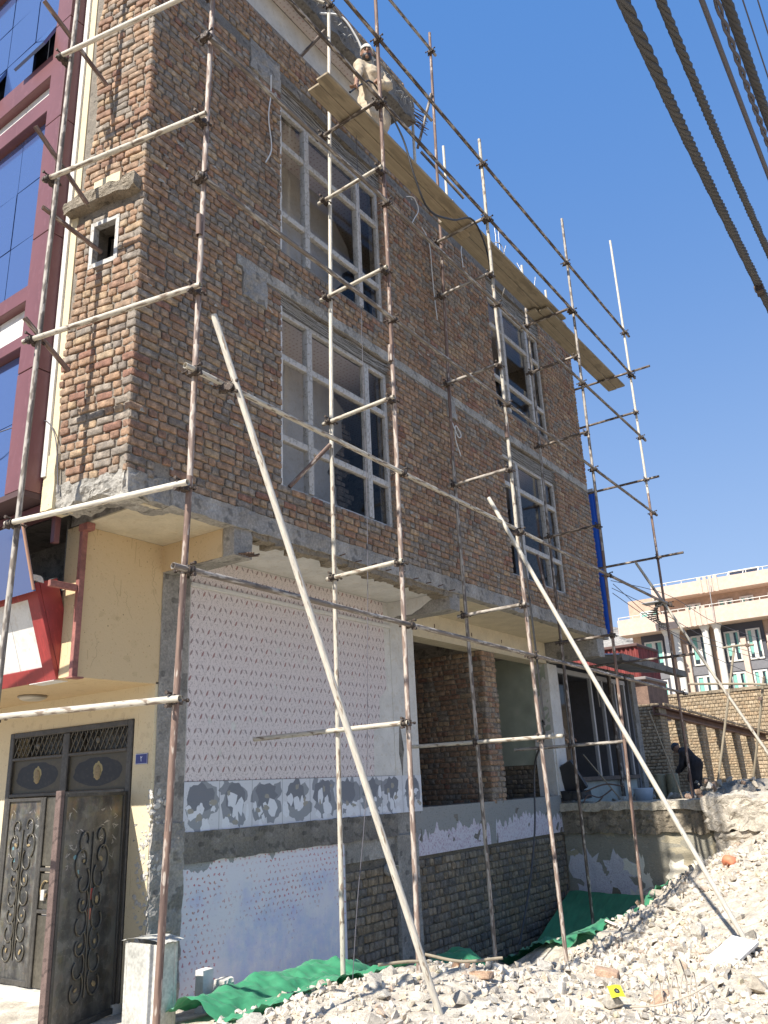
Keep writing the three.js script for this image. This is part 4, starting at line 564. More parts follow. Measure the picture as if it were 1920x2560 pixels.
// ---------------------------------------------------------------- neighbour: red clad, blue glazed
{ const nb = thing('glazed_building', 'red panel clad building with blue glass and white bands, beside the brick front', 'building');
  const tRed = dataTex(256, (u, v) => { const a = fbm(u * 3, v * 3, 3, 81, 4), s = sst(0.7, 0.76, fbm(u * 26, v * 10, 26, 18, 3)), k = 0.88 + 0.16 * a; return [k + s * 0.5, k * (1 - 0.02) + s * 0.9, k * 0.97 + s * 0.85].map((q) => Math.min(1, q)); });
  const mRed = M(lin(0.175, 0.072, 0.075), { map: tRed, roughness: 0.42 }), mW = M(lin(0.78, 0.77, 0.74), { map: tPlas, roughness: 0.5 }), mBlue = new THREE.MeshPhysicalMaterial({ color: lin(0.06, 0.10, 0.245), roughness: 0.16, metalness: 0.0, clearcoat: 1, clearcoatRoughness: 0.06, side: THREE.DoubleSide }), mJ = M(lin(0.03, 0.035, 0.06));
  const tS = canvasTex(256, 256, (g) => { g.fillStyle = '#ffffff'; g.fillRect(0, 0, 256, 256); }); void tS;
  const xe = -1.27, xw = -6.5, zf = 0.36, zg = 0.26;
  // corner column in stacked panels
  for (const [a, b] of [[4.40, 5.62], [5.63, 7.15], [7.16, 8.60], [8.61, 10.0], [10.01, 12.5]]) part('corner_panel', cbox(xe, -1.0, a, b, 0.10, zf, 0.004), mRed, nb);
  part('core', box(xw, -1.03, 4.42, 12.5, -3, 0.10), mJ, nb);
  const bands = [[9.34, 9.65], [8.84, 9.07], [6.46, 6.64], [5.94, 6.07], [11.6, 11.9]];
  for (const [a, b] of bands) part('red_band', cbox(xw, xe, a, b, 0.10, zf - 0.01, 0.006), mRed, nb);
  for (const [a, b] of [[9.07, 9.34], [6.07, 6.46]]) for (let x = xe; x > xw; x -= 0.62) part('white_panel', cbox(Math.max(xw, x - 0.612), x, a, b, 0.10, zg, 0.004), mW, nb);
  // glass in a grid of panes, two of them open vents
  for (const [a, b, rows] of [[4.45, 5.94, 2], [6.64, 8.84, 3], [9.65, 11.6, 3]]) { const h = (b - a) / rows; for (let r = 0; r < rows; r++) for (let c = 0; c < 6; c++) { const x1 = xe - c * 0.6 - 0.006, x0 = x1 - 0.588; if (x0 < xw) continue; const openV = a > 9 && r === 0 && (c === 0 || c === 2); const g = box(x0, x1, a + r * h + 0.006, a + (r + 1) * h - 0.006, zg - 0.03, zg); if (openV) { g.translate(0, -(a + (r + 1) * h), -zg); g.rotateX(-0.35); g.translate(0, a + (r + 1) * h, zg); } const tl = new THREE.Matrix4().makeRotationY((((c * 7 + r * 3) % 5) - 2) * 0.004); g.translate(-x0, 0, -zg); g.applyMatrix4(tl); g.translate(x0, 0, zg); part('glass_pane', g, mBlue, nb); } }
  // grimy lower glazing and its brown edge strip
  const lg = box(-4, -1.08, -0.004, 0.62, -0.02, 0.0); lg.translate(0, -0.62, 0); lg.rotateX(0.28); lg.translate(0, 4.12, 0.27); part('glass_pane', lg, mBlue, nb);
  part('edge_strip', tube(V(-1.07, 4.12, 0.275), V(-1.07, 3.53, 0.105), 0.015, 6), M(lin(0.42, 0.24, 0.16)), nb);
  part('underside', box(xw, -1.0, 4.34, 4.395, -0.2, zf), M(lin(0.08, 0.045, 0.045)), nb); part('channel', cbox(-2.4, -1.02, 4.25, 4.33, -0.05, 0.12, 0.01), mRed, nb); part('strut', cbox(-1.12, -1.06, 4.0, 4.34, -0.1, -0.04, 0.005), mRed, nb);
  settle(nb, -3.5, 0, 0); }
// leaning sign box
{ const s = thing('sign_box', 'empty sign box, scratched red rim round white panels, leaning out over the gate', 'sign'); const tScr = dataTex(256, (u, v) => { const w = sst(0.66, 0.72, fbm(u * 40, v * 5, 40, 44, 3)), a = fbm(u * 5, v * 5, 5, 45, 4); return [0.8 + 0.2 * a + w * 0.3, (0.8 + 0.2 * a) * (1 - w) + w, (0.8 + 0.2 * a) * (1 - w) + w].map((q) => Math.min(1, q)); });
  const mR = M(lin(0.36, 0.045, 0.04), { map: rep(tScr, 1.6), roughness: 0.5 }), mWp = M(lin(0.82, 0.81, 0.78), { map: tPlas, roughness: 0.5 }), mSide = mR;
  const W = 3.0, Hh = 0.9, g = new THREE.Group(); const add = (n, geo, m) => { geo.rotateX(0.33); geo.translate(-1.21, 2.79, -0.29); part(n, geo, m, s); };
  add('rim', cbox(-0.17, 0, 0, Hh, -0.03, 0.012, 0.004), mR); add('rim', cbox(-W, -0.17, 0, 0.13, -0.03, 0.010, 0.004), mR); add('rim', cbox(-W, -0.17, Hh - 0.13, Hh, -0.03, 0.010, 0.004), mR);
  add('white_panel', box(-0.55, -0.172, 0.132, Hh - 0.132, -0.03, -0.015), mWp); add('white_panel', box(-1.3, -0.556, 0.132, Hh - 0.132, -0.03, -0.015), mWp); add('white_panel', box(-W, -1.306, 0.132, Hh - 0.132, -0.03, -0.015), mWp);
  add('side_panel', cbox(-0.012, 0.002, 0.0, Hh, -0.22, -0.032, 0.003), mSide); add('back_panel', box(-W, -0.014, 0.0, Hh, -0.22, -0.2), mSide); add('top_sheet', patch(20, 4, (u, v) => [-W + W * u, Hh + 0.012 + 0.02 * Math.sin(u * 23) * v + 0.015 * f3(u * 20, v * 4, 0, 3), -0.22 + 0.26 * v]), M(lin(0.3, 0.3, 0.3), { roughness: 0.5, metalness: 0.5 }));
  part('rag', rough(-1.42, -1.2, 3.64, 3.70, -0.06, 0.05, 0.03, 0.03, 14), mWhite, s); part('bottom_flap', box(-1.5, -1.12, 2.765, 2.77, -0.34, -0.2), mWhite, s); settle(s, -2.7, 2.79, -0.29); }
{ const p = thing('steel_post', 'pinkish red steel post with two short arms against the cream wall', 'post'); const m = M(lin(0.40, 0.165, 0.14), { map: tDust, roughness: 0.6 }); part('upright', cbox(-1.035, -0.985, 2.79, 4.21, -0.345, -0.285, 0.004), m, p); part('top_arm', cbox(-1.036, -0.9, 4.15, 4.218, -0.36, -0.27, 0.004), m, p); part('arm', cbox(-1.03, -0.99, 3.57, 3.63, -0.28, 0.0, 0.004), m, p); part('foot_plate', cbox(-1.04, -0.94, 2.775, 2.79, -0.38, -0.26, 0.003), m, p); settle(p, -1, 2.78, -0.31); }
// ---------------------------------------------------------------- gate
{ const gt = thing('metal_gate', 'black and gold painted sheet metal gate with scrollwork, one leaf swung open', 'gate');
  const tG = canvasTex(512, 1024, (g, W, Hh) => { g.fillStyle = '#6f6e69'; g.fillRect(0, 0, W, Hh); seed = 808; for (let k = 0; k < 500; k++) { g.fillStyle = `rgba(30,30,32,${rr(0.05, 0.2)})`; blob(g, rr(60, W - 60), rr(0, Hh), rr(10, 60), rr(10, 60), 10, 0.4); } for (let k = 0; k < 900; k++) { g.fillStyle = `rgba(${rr(90, 140)},${rr(78, 110)},${rr(50, 70)},${rr(0.02, 0.10)})`; const x = rnd() < 0.5 ? rr(0, 110) : rr(W - 110, W); blob(g, rnd() < 0.6 ? x : rr(0, W), rnd() < 0.4 ? rr(0, 120) : rr(0, Hh), rr(4, 30), rr(4, 30), 9, 0.4); } for (let k = 0; k < 1400; k++) { g.fillStyle = `rgba(200,195,180,${rr(0.04, 0.3)})`; g.fillRect(rr(0, W), rr(0, Hh), rr(1, 5), rr(1, 5)); }
    g.strokeStyle = 'rgba(215,210,205,0.55)'; g.lineWidth = 3; for (let k = 0; k < 26; k++) { const x = rr(40, 440), y = rr(60, 330); g.beginPath(); g.moveTo(x, y); for (let q = 0; q < 3; q++) g.lineTo(x + rr(-16, 26), y + rr(-14, 18)); g.stroke(); }
    g.fillStyle = 'rgba(120,180,195,0.7)'; blob(g, 120, 290, 14, 11); blob(g, 150, 360, 12, 10); });
  const tG2 = canvasTex(512, 256, (g, W, Hh) => { g.fillStyle = '#4a4436'; g.fillRect(0, 0, W, Hh); seed = 809; g.fillStyle = '#232325'; blob(g, 256, 128, 215, 105, 26, 0.06); for (let k = 0; k < 260; k++) { g.fillStyle = `rgba(110,98,70,${rr(0.03, 0.12)})`; blob(g, rr(0, W), rr(0, Hh), rr(3, 16), rr(3, 16), 8, 0.4); } g.fillStyle = '#8f8258'; blob(g, 256, 120, 40, 62, 24, 0.14); g.fillStyle = '#6b4a35'; blob(g, 256, 128, 22, 40, 14, 0.1); });
  const mG = M(0xffffff, { map: tG, roughness: 0.42, metalness: 0.25 }), mG2 = M(0xffffff, { map: tG2, roughness: 0.5, metalness: 0.2 }), mF = M(lin(0.105, 0.10, 0.092), { map: tDust, roughness: 0.5, metalness: 0.3 }), mScr = M(lin(0.15, 0.14, 0.115), { map: tDust, roughness: 0.4, metalness: 0.35 }), mGold = M(lin(0.36, 0.28, 0.15), { roughness: 0.6, map: tDust });
  const z0 = -1.31, z1 = -1.25;
  for (const [a, b, c, d] of [[-3.5, -3.42, 0, 2.49], [-1.42, -1.345, 0, 2.49], [-2.49, -2.38, 1.84, 2.43], [-3.42, -1.42, 2.43, 2.49], [-3.42, -2.49, 2.185, 2.22], [-2.38, -1.42, 2.185, 2.22], [-3.42, -1.42, 1.80, 1.84], [-2.5, -2.42, 0, 1.80]]) part('frame_bar', cbox(a, b, c, d, z0, z1, 0.008), mF, gt);
  for (const [a, b] of [[-3.42, -2.49], [-2.38, -1.42]]) { part('transom_panel', patch(1, 1, (u, v) => [a + (b - a) * u, 1.84 + 0.345 * v, z1 - 0.03]), mG2, gt); const bx = (a + b) / 2; for (const [x, y, sx] of [[bx, 2.005, 0.05]]) { const o = new THREE.SphereGeometry(1, 16, 10); o.scale(sx, 0.075, 0.015); o.translate(x, y, z1 - 0.03); part('boss', o, mGold, gt); }
    for (let k = -1; k < 14; k++) for (const s of [-1, 1]) { const x = a + k * 0.085, p = V(x, 2.22, z1 - 0.03 + s * 0.006), q = V(x + s * 0.12, 2.43, z1 - 0.03 + s * 0.006); let t0 = 0, t1 = 1; for (const lim of [[a, 1], [b, -1]]) { const fp = (p.x - lim[0]) * lim[1], fq = (q.x - lim[0]) * lim[1]; if (fp < 0 && fq < 0) t1 = -1; else if (fp < 0) t0 = Math.max(t0, fp / (fp - fq)); else if (fq < 0) t1 = Math.min(t1, fp / (fp - fq)); } if (t1 - t0 < 0.05) continue; const A = V().lerpVectors(p, q, t0), B = V().lerpVectors(p, q, t1); part('lattice_bar', tube(A, B, 0.008, 6), mScr, gt); }
    const m = new THREE.SphereGeometry(0.035, 12, 8); m.scale(1, 1, 0.4); m.translate(bx, 2.325, z1 - 0.015); part('boss', m, mScr, gt); part('inner_panel', box(a, b, 2.22, 2.43, -1.49, -1.48), mG, gt); }
  // scrollwork: paired C scrolls off a stem
  const scroll = (cx, cy, r, sgn, turn) => { const pts = []; for (let k = 0; k <= 14; k++) { const a = k / 14 * 5.0 + turn, q = r * (1 - 0.045 * k); pts.push([cx + sgn * Math.cos(a) * q * 0.8, cy + Math.sin(a) * q, 0.008]); } return rod(pts, 0.0085, 5, 24); };
  function leaf(w, h, parent, place, half) {
    const add = (n, g, m) => { place(g); part(n, g, m, parent); };
    add('sheet', patch(1, 1, (u, v) => [w * u, h * v, 0]), mG); add('sheet_back', box(0, w, 0, h, -0.03, -0.006), mF);
    for (const [a, b, c, d] of [[0, 0.035, 0, h], [w - 0.035, w, 0, h], [0.035, w - 0.035, 0, 0.05], [0.035, w - 0.035, h - 0.035, h]]) add('edge_bar', cbox(a, b, c, d, -0.005, 0.02, 0.004), mF);
    const cx = half ? w * 0.36 : w * 0.5; add('scroll_stem', rod([[cx, 0.22, 0.008], [cx - 0.01, h * 0.5, 0.008], [cx, h * 0.82, 0.008]], 0.008, 5, 10), mScr);
    let y = 0.3; [0.145, 0.13, 0.12, 0.13, 0.11, 0.12, 0.14, 0.11].map((q) => q * Math.min(1, w / 0.62)).forEach((r, i) => { for (const s of [-1, 1]) { add('scroll', scroll(cx + s * (r * 0.85 + 0.012), y + (s > 0 ? 0.02 : 0), r, s, i > 5 ? -1.2 : 2.2), mScr); if ((i + s) % 2) add('gold_flower', (() => { const g = new THREE.IcosahedronGeometry(rr(0.014, 0.024), 0); g.scale(rr(0.6, 1.1), rr(0.9, 1.6), 0.25); g.rotateZ(rr(0, 3)); g.translate(cx + s * r * 0.85, y, 0.008); return puv(g); })(), mGold); } y += 0.168; });
  }
  leaf(0.66, 1.78, gt, (g) => g.translate(-3.41, 0.01, z1 - 0.012), false);
  { const add = (a, b, c, d, m) => part('side_panel', cbox(a, b, c, d, z1 - 0.05, z1 - 0.014, 0.004), m, gt); part('frame_bar', cbox(-2.75, -2.705, 0.01, 1.79, z0, z1 + 0.008, 0.006), mF, gt); add(-2.705, -2.5, 1.12, 1.79, mScr); add(-2.705, -2.5, 0.72, 1.05, mScr); add(-2.705, -2.5, 0.01, 0.66, mScr); for (const y of [0.68, 1.07]) part('rail', cbox(-2.705, -2.5, y, y + 0.035, z1 - 0.04, z1 + 0.01, 0.006), mF, gt); const sc = scroll(-2.6, 0.88, 0.11, 1, 1); sc.translate(0, 0, z1 - 0.006); part('scroll', sc, mGold, gt); part('lock_box', cbox(-2.64, -2.58, 0.80, 0.90, z1 - 0.014, z1 + 0.02, 0.004), mFrame, gt); }
  const ang = THREE.MathUtils.degToRad(108), L = 0.9; // open leaf, hinged on the column side
  const mat = new THREE.Matrix4().makeBasis(V(Math.cos(ang), 0, -Math.sin(ang)), V(0, 1, 0), V(Math.sin(ang), 0, Math.cos(ang))); mat.setPosition(-1.39 - L * Math.cos(ang), -0.07, -1.24 + L * Math.sin(ang));
  const open = new THREE.Group(); open.name = 'open_leaf'; gt.add(open); open.userData.label = 'open gate leaf with a rust red edge'; leaf(L, 1.88, open, (g) => g.applyMatrix4(mat), false);
  const eb = cbox(-0.05, 0.0, 0, 1.9, -0.045, 0.012, 0.004); eb.applyMatrix4(mat); part('rusty_edge', eb, M(lin(0.20, 0.14, 0.125), { map: rep(tConc, 3), roughness: 0.7 }), open);
  const pl = (x, y, c) => { const g = patch(1, 1, (u, v) => [x + 0.05 * u, y + 0.09 * v, 0.004]); g.applyMatrix4(mat); part('paint_mark', g, M(c), open); }; pl(0.44, 0.98, lin(0.35, 0.06, 0.05)); pl(0.43, 0.82, lin(0.45, 0.16, 0.10));
  settle(gt, -2.4, 0, -1.27); }
{ const t = canvasTex(256, 144, (g, W, Hh) => { g.fillStyle = '#c9c9d2'; g.fillRect(0, 0, W, Hh); g.fillStyle = '#2b3274'; g.fillRect(7, 7, W - 14, Hh - 14); g.strokeStyle = '#e8e8ee'; g.lineWidth = 9; g.lineCap = 'round'; g.beginPath(); g.moveTo(112, 40); g.quadraticCurveTo(122, 64, 126, 106); g.moveTo(116, 52); g.quadraticCurveTo(128, 62, 142, 42); g.stroke(); });
  const o = thing('number_plate', 'small blue house number plate on the cream wall right of the gate', 'sign'); part('plate', cbox(-1.29, -1.11, 2.05, 2.15, -1.268, -1.262, 0.002), M(lin(0.04, 0.05, 0.2), { roughness: 0.4 }), o); part('plate_face', patch(1, 1, (u, v) => [-1.288 + 0.176 * u, 2.052 + 0.096 * v, -1.2605]), M(0xffffff, { map: t, roughness: 0.35 }), o); settle(o, -1.2, 2.05, -1.265); }
{ const o = thing('metal_cabinet', 'dented pale metal box with a loose lid, standing by the gate column', 'cabinet'); const mC = M(lin(0.66, 0.67, 0.64), { map: tDust, roughness: 0.6 }), mS = mC;
  part('front_panel', rough(-0.80, -0.41, -0.06, 0.585, -0.915, -0.90, 0.003, 0.06, 5), mC, o); part('side_panel', rough(-0.41, -0.395, -0.06, 0.585, -1.06, -0.93, 0.006, 0.06, 5), mS, o); for (const q of [[-0.83, -0.80, -0.08, 0.6, -0.93, -0.895], [-0.415, -0.385, -0.08, 0.6, -0.93, -0.893], [-0.41, -0.388, -0.08, 0.6, -1.09, -1.06]]) part('edge_strip', cbox(...q, 0.004), mC, o); part('back_panel', box(-0.80, -0.42, -0.06, 0.585, -1.08, -1.06), mS, o); part('lid', patch(14, 14, (u, v) => [-0.85 + 0.5 * u, 0.60 + 0.03 * Math.sin(u * 3.1) + 0.012 * f3(u * 6, v * 6, 1, 4), -1.12 + 0.25 * v]), mC, o); settle(o, -0.6, -0.08, -1.0); }
{ const o = thing('threshold_slab', 'narrow pale slab leaning at the wall foot beside the metal box', 'slab'); part('slab', rough(-0.62, -0.52, -0.1, 0.28, -1.62, -1.5, 0.006, 0.05), mWhite, o); part('plaster_lump', rough(-0.5, -0.36, 0.05, 0.2, -1.72, -1.6, 0.03, 0.03, 12), mConcW, o); settle(o, -0.55, -0.1, -1.6); }
// ---------------------------------------------------------------- green sheeting
const tNet = dataTex(128, (u, v) => { const k = 0.8 + 0.25 * fbm(u * 8, v * 8, 8, 121, 4) + 0.08 * Math.sin(u * 400) * Math.sin(v * 400); return k; });
const mNet = new THREE.MeshPhysicalMaterial({ color: lin(0.045, 0.30, 0.14), map: rep(tNet, 2), roughness: 0.75, side: THREE.DoubleSide, transmission: 0.15, thickness: 0 });
function sheet(label, nu, nv, f) { const g = patch(nu, nv, f, (u, v) => [u * 3, v]); const m = solo('green_sheet', g, mNet, label, 'sheeting', 'green sheets along the foot of the wall'); g.computeBoundingBox(); const b = g.boundingBox; return rebase(m, (b.min.x + b.max.x) / 2, b.min.y, (b.min.z + b.max.z) / 2); }
const fold = (x, y, z, s) => 0.06 * f3(x * 5, y * 3, z * 4, s) + 0.085 * (0.4 - Math.abs(f3(x * 6, y * 5, z * 5, s + 3))) + 0.025 * Math.abs(f3(x * 17, y * 5, z * 15, s + 5));
sheet('crumpled green sheet heaped at the foot of the flowered wall', 70, 26, (u, v) => { const z = -0.98 - 2.2 * u, x = -0.42 + 0.95 * v; const rid = Math.sin(Math.PI * Math.min(1, v * 1.35 + 0.15)) * (0.15 - 0.03 * u); const y = gh(x, z) + 0.02 + rid * (0.75 + 0.6 * n3(u * 7, v * 2, 1, 4)) + fold(x, 0, z, 6); return [x + 0.04 * f3(u * 9, v * 5, 2, 8), y, z]; });
sheet('strip of green sheet showing under the rubble between the inner poles', 40, 10, (u, v) => { const z = -3.0 - 1.8 * u, x = -0.25 + 0.7 * v; return [x, -0.26 + 0.03 * u + 0.16 * Math.sin(Math.PI * v) + fold(x, 0, z, 9), z]; });
sheet('wide green sheet hung down the pit below the cross wall', 44, 40, (u, v) => { const A = [-1.0, -0.12, -10.42], B = [1.0, -0.08, -9.7], C = [0.95, -0.42, -6.2], D = [-0.35, -0.86, -6.6]; const q = [0, 1, 2].map((k) => (A[k] * (1 - u) + B[k] * u) * (1 - v) + (D[k] * (1 - u) + C[k] * u) * v); const e = sst(0.78, 1, u) + sst(0.86, 1, v); return [q[0] + 0.1 * e * f3(u * 13, v * 13, 4, 2), Math.max(q[1] - 0.18 * Math.sin(Math.PI * u) * Math.sin(Math.PI * v), gh(q[0], q[2]) + 0.02) + e * (0.05 + 0.13 * f3(u * 11, v * 11, 0, 4)) + 0.02 * f3(u * 8, v * 8, 1, 5), q[2]]; });
// ---------------------------------------------------------------- cables and hoses
function cableBundle(label, pts, r, n, turn, m) { const o = thing('power_cable', label, 'cable', 'street cables overhead'); const c = new THREE.CatmullRomCurve3(pts.map((p) => V(...p))), L = c.getLength(); for (let k = 0; k < n; k++) { const q = []; const N = Math.round(L * (n > 1 ? 22 : 3)); for (let i = 0; i <= N; i++) { const p = c.getPoint(i / N), a = i / N * L * turn + k * 6.2832 / n, w = n > 1 ? r * 0.62 : 0; q.push(V(p.x + Math.cos(a) * w, p.y + Math.sin(a) * w, p.z)); } part('strand', new THREE.TubeGeometry(new THREE.CatmullRomCurve3(q), N, n > 1 ? r * 0.55 : r, 7), m, o); } return settle(o, pts[0][0], pts[0][1], pts[0][2]); }
const mCab = M(lin(0.09, 0.09, 0.095), { roughness: 0.6, map: tDust }), mCab2 = M(lin(0.10, 0.095, 0.11), { roughness: 0.6 });
const c1 = cableBundle('thick twisted grey cable, lowest of the street cables', [[4.8, 6.3, 5], [4.8, 5.55, 0.0], [4.8, 5.48, -2.6], [4.8, 5.42, -6], [4.8, 5.5, -14], [4.8, 6, -26]], 0.030, 4, 13, mCab);
{ const k = rough(-0.03, 0.03, -0.03, 0.03, -0.05, 0.05, 0.012, 0.02, 20); k.translate(4.8, 5.44, -2.45); k.translate(-4.8, -6.3, -5); part('clamp', k, mCoupler, c1); }
cableBundle('twisted grey cable with frayed white ends, beside the lowest one', [[4.95, 6.5, 5], [4.95, 5.6, -0.2], [4.95, 5.55, -3], [4.95, 5.6, -8], [4.95, 6, -26]], 0.024, 4, 15, mCab);
cableBundle('smooth dark single cable between the twisted bundles', [[5.1, 6.4, 5], [5.1, 5.95, -0.2], [5.1, 5.9, -3], [5.1, 5.9, -8], [5.1, 6.2, -26]], 0.016, 1, 0, mCab2);
cableBundle('dark twisted pair of cables next to the widest bundle', [[5.16, 6.5, 5], [5.16, 6.05, -0.2], [5.16, 6.0, -3], [5.16, 6.0, -8], [5.16, 6.3, -26]], 0.018, 2, 9, mCab2);
cableBundle('widest grey bundle of many strands high over the street', [[5.2, 6.6, 5], [5.2, 6.2, -0.2], [5.2, 6.15, -3], [5.2, 6.15, -8], [5.2, 6.4, -26]], 0.028, 5, 7, mCab);
cableBundle('thin wire over the street, beside the widest bundle', [[5.26, 6.9, 5], [5.26, 6.6, -0.2], [5.26, 6.5, -4], [5.26, 6.6, -26]], 0.005, 1, 0, mCab2);
cableBundle('thin wire over the street, farthest from the building', [[5.33, 7.1, 5], [5.33, 6.9, -0.2], [5.33, 6.8, -4], [5.33, 6.9, -26]], 0.005, 1, 0, mCab2);
const line = (name, label, cat, pts, r, m, group) => { const o = solo(name, rod(pts, r, 6), m, label, cat, group); return rebase(o, ...pts[pts.length - 1]); };
line('black_hose', 'long black hose drooping from the worker along the planks and down a pole', 'hose', [[0.80, 9.98, -2.37], [0.8, 10.26, -2.58], [0.82, 10.53, -2.85], [0.86, 10.3, -3.1], [0.93, 9.9, -3.35], [0.98, 9.35, -3.5], [1.0, 9.0, -3.75], [1.0, 9.22, -4.4], [1.0, 9.62, -5.08], [1.02, 9.3, -5.36], [1.02, 8.3, -5.45], [1.0, 5.5, -5.56], [0.98, 3.9, -5.72], [0.9, 2.4, -5.95]], 0.014, mBlack);
line('black_hose', 'black hose hanging down the lower brick infill', 'hose', [[0.9, 2.45, -5.9], [0.2, 2.3, -7.4], [-0.55, 1.9, -8.55], [-0.62, 1.0, -8.5], [-0.68, 0.2, -8.25], [-0.75, -0.55, -7.9]], 0.016, M(lin(0.07, 0.07, 0.08), { roughness: 0.6 }));
line('thin_rope', 'thin dark line hanging past the first tall window to the ground', 'rope', [[0.6, 9.7, -2.75], [0.6, 7, -2.7], [0.6, 4.47, -2.66], [0.6, 2.96, -2.57], [0.6, 1.63, -2.46], [0.6, 0.75, -2.28], [0.6, 0.15, -2.18]], 0.004, mCab2);
for (const [l, pts] of [['white cable end dangling on the bricks left of the upper window', [[0.0, 10.28, -1.80], [0.05, 10.2, -1.74], [0.03, 9.95, -1.76], [0.03, 9.56, -1.72], [0.03, 9.1, -1.77], [0.04, 8.82, -1.66]]], ['bent white conduit stub on the bricks right of the upper window', [[-0.02, 10.42, -4.82], [0.05, 10.46, -4.98], [0.06, 10.3, -5.08], [0.04, 10.08, -4.98], [0.03, 9.92, -4.88], [0.03, 9.9, -4.8]]], ['long white cable dangling down the middle of the upper brick wall', [[0.0, 10.1, -5.25], [0.04, 9.9, -5.36], [0.03, 9.3, -5.42], [0.03, 8.9, -5.44], [0.04, 8.5, -5.46]]], ['looped white cable sticking out of the concrete patch at mid height', [[-0.02, 6.98, -5.70], [0.06, 6.8, -5.66], [0.08, 6.62, -5.76], [0.06, 6.7, -5.88], [0.05, 6.82, -5.76], [0.05, 6.6, -5.72], [0.05, 6.35, -5.84]]], ['grey conduit arcing out from the wall top over the planks', [[-0.05, 10.9, -7.4], [0.3, 10.9, -7.35], [0.45, 10.5, -7.3], [0.45, 10.0, -7.25], [0.36, 9.6, -7.15]]], ['short dark wire ends above the second upper window', [[0, 10.6, -6.4], [0.05, 10.45, -6.45], [0.05, 10.3, -6.42], [0.04, 10.0, -6.46]]]]) line('loose_cable', l, 'cable', pts, 0.0085, l.includes('grey') ? mConc : mPipe, 'cable ends on the facade');
line('white_conduit', 'white conduit arcing from the roof fascia above the worker', 'conduit', [[0.05, 12.2, -2.75], [0.3, 12.1, -2.9], [0.42, 11.8, -3.1], [0.45, 11.6, -3.2]], 0.016, mPipe);
{ const o = thing('waste_pipe', 'stub of grey plastic pipe out of the lower brick infill', 'pipe'); const t = tube(V(-1.15, 0.74, -5.08), V(-0.9, 0.73, -5.06), 0.065, 20); part('pipe', t, M(lin(0.45, 0.43, 0.40), { roughness: 0.6 }), o); part('collar', tube(V(-1.05, 0.74, -5.075), V(-1.0, 0.738, -5.07), 0.075, 20), M(lin(0.40, 0.38, 0.36)), o); settle(o, -1.05, 0.74, -5.07); }
const wires = [[[0.2, 5.2, -11.2], [0.6, 4.9, -12.5], [0.6, 4.75, -16], [0.6, 5.0, -24]], [[0.2, 5.35, -11.2], [0.6, 5.35, -13.2], [0.6, 5.25, -17], [0.6, 5.5, -24]], [[0.2, 5.1, -11.2], [0.6, 4.55, -12.8], [0.6, 4.3, -17.1], [0.6, 4.2, -23]], [[0.2, 5.3, -11.3], [0.4, 4.7, -13.5], [0.5, 4.7, -18], [0.6, 4.9, -25]]];
wires.forEach((w, i) => line('service_wire', 'slack service wire strung from the scaffold end towards the peach building', 'wire', w, 0.007, mCab2, 'slack wires beyond the scaffold'));
line('service_wire', 'thin wire crossing the red panels to the brick front', 'wire', [[-3, 5.1, 0.5], [-1.5, 5.05, 0.42], [-1.0, 5.12, 0.2], [-0.85, 4.95, 0.18], [-0.75, 4.35, 0.15]], 0.006, mCab2);
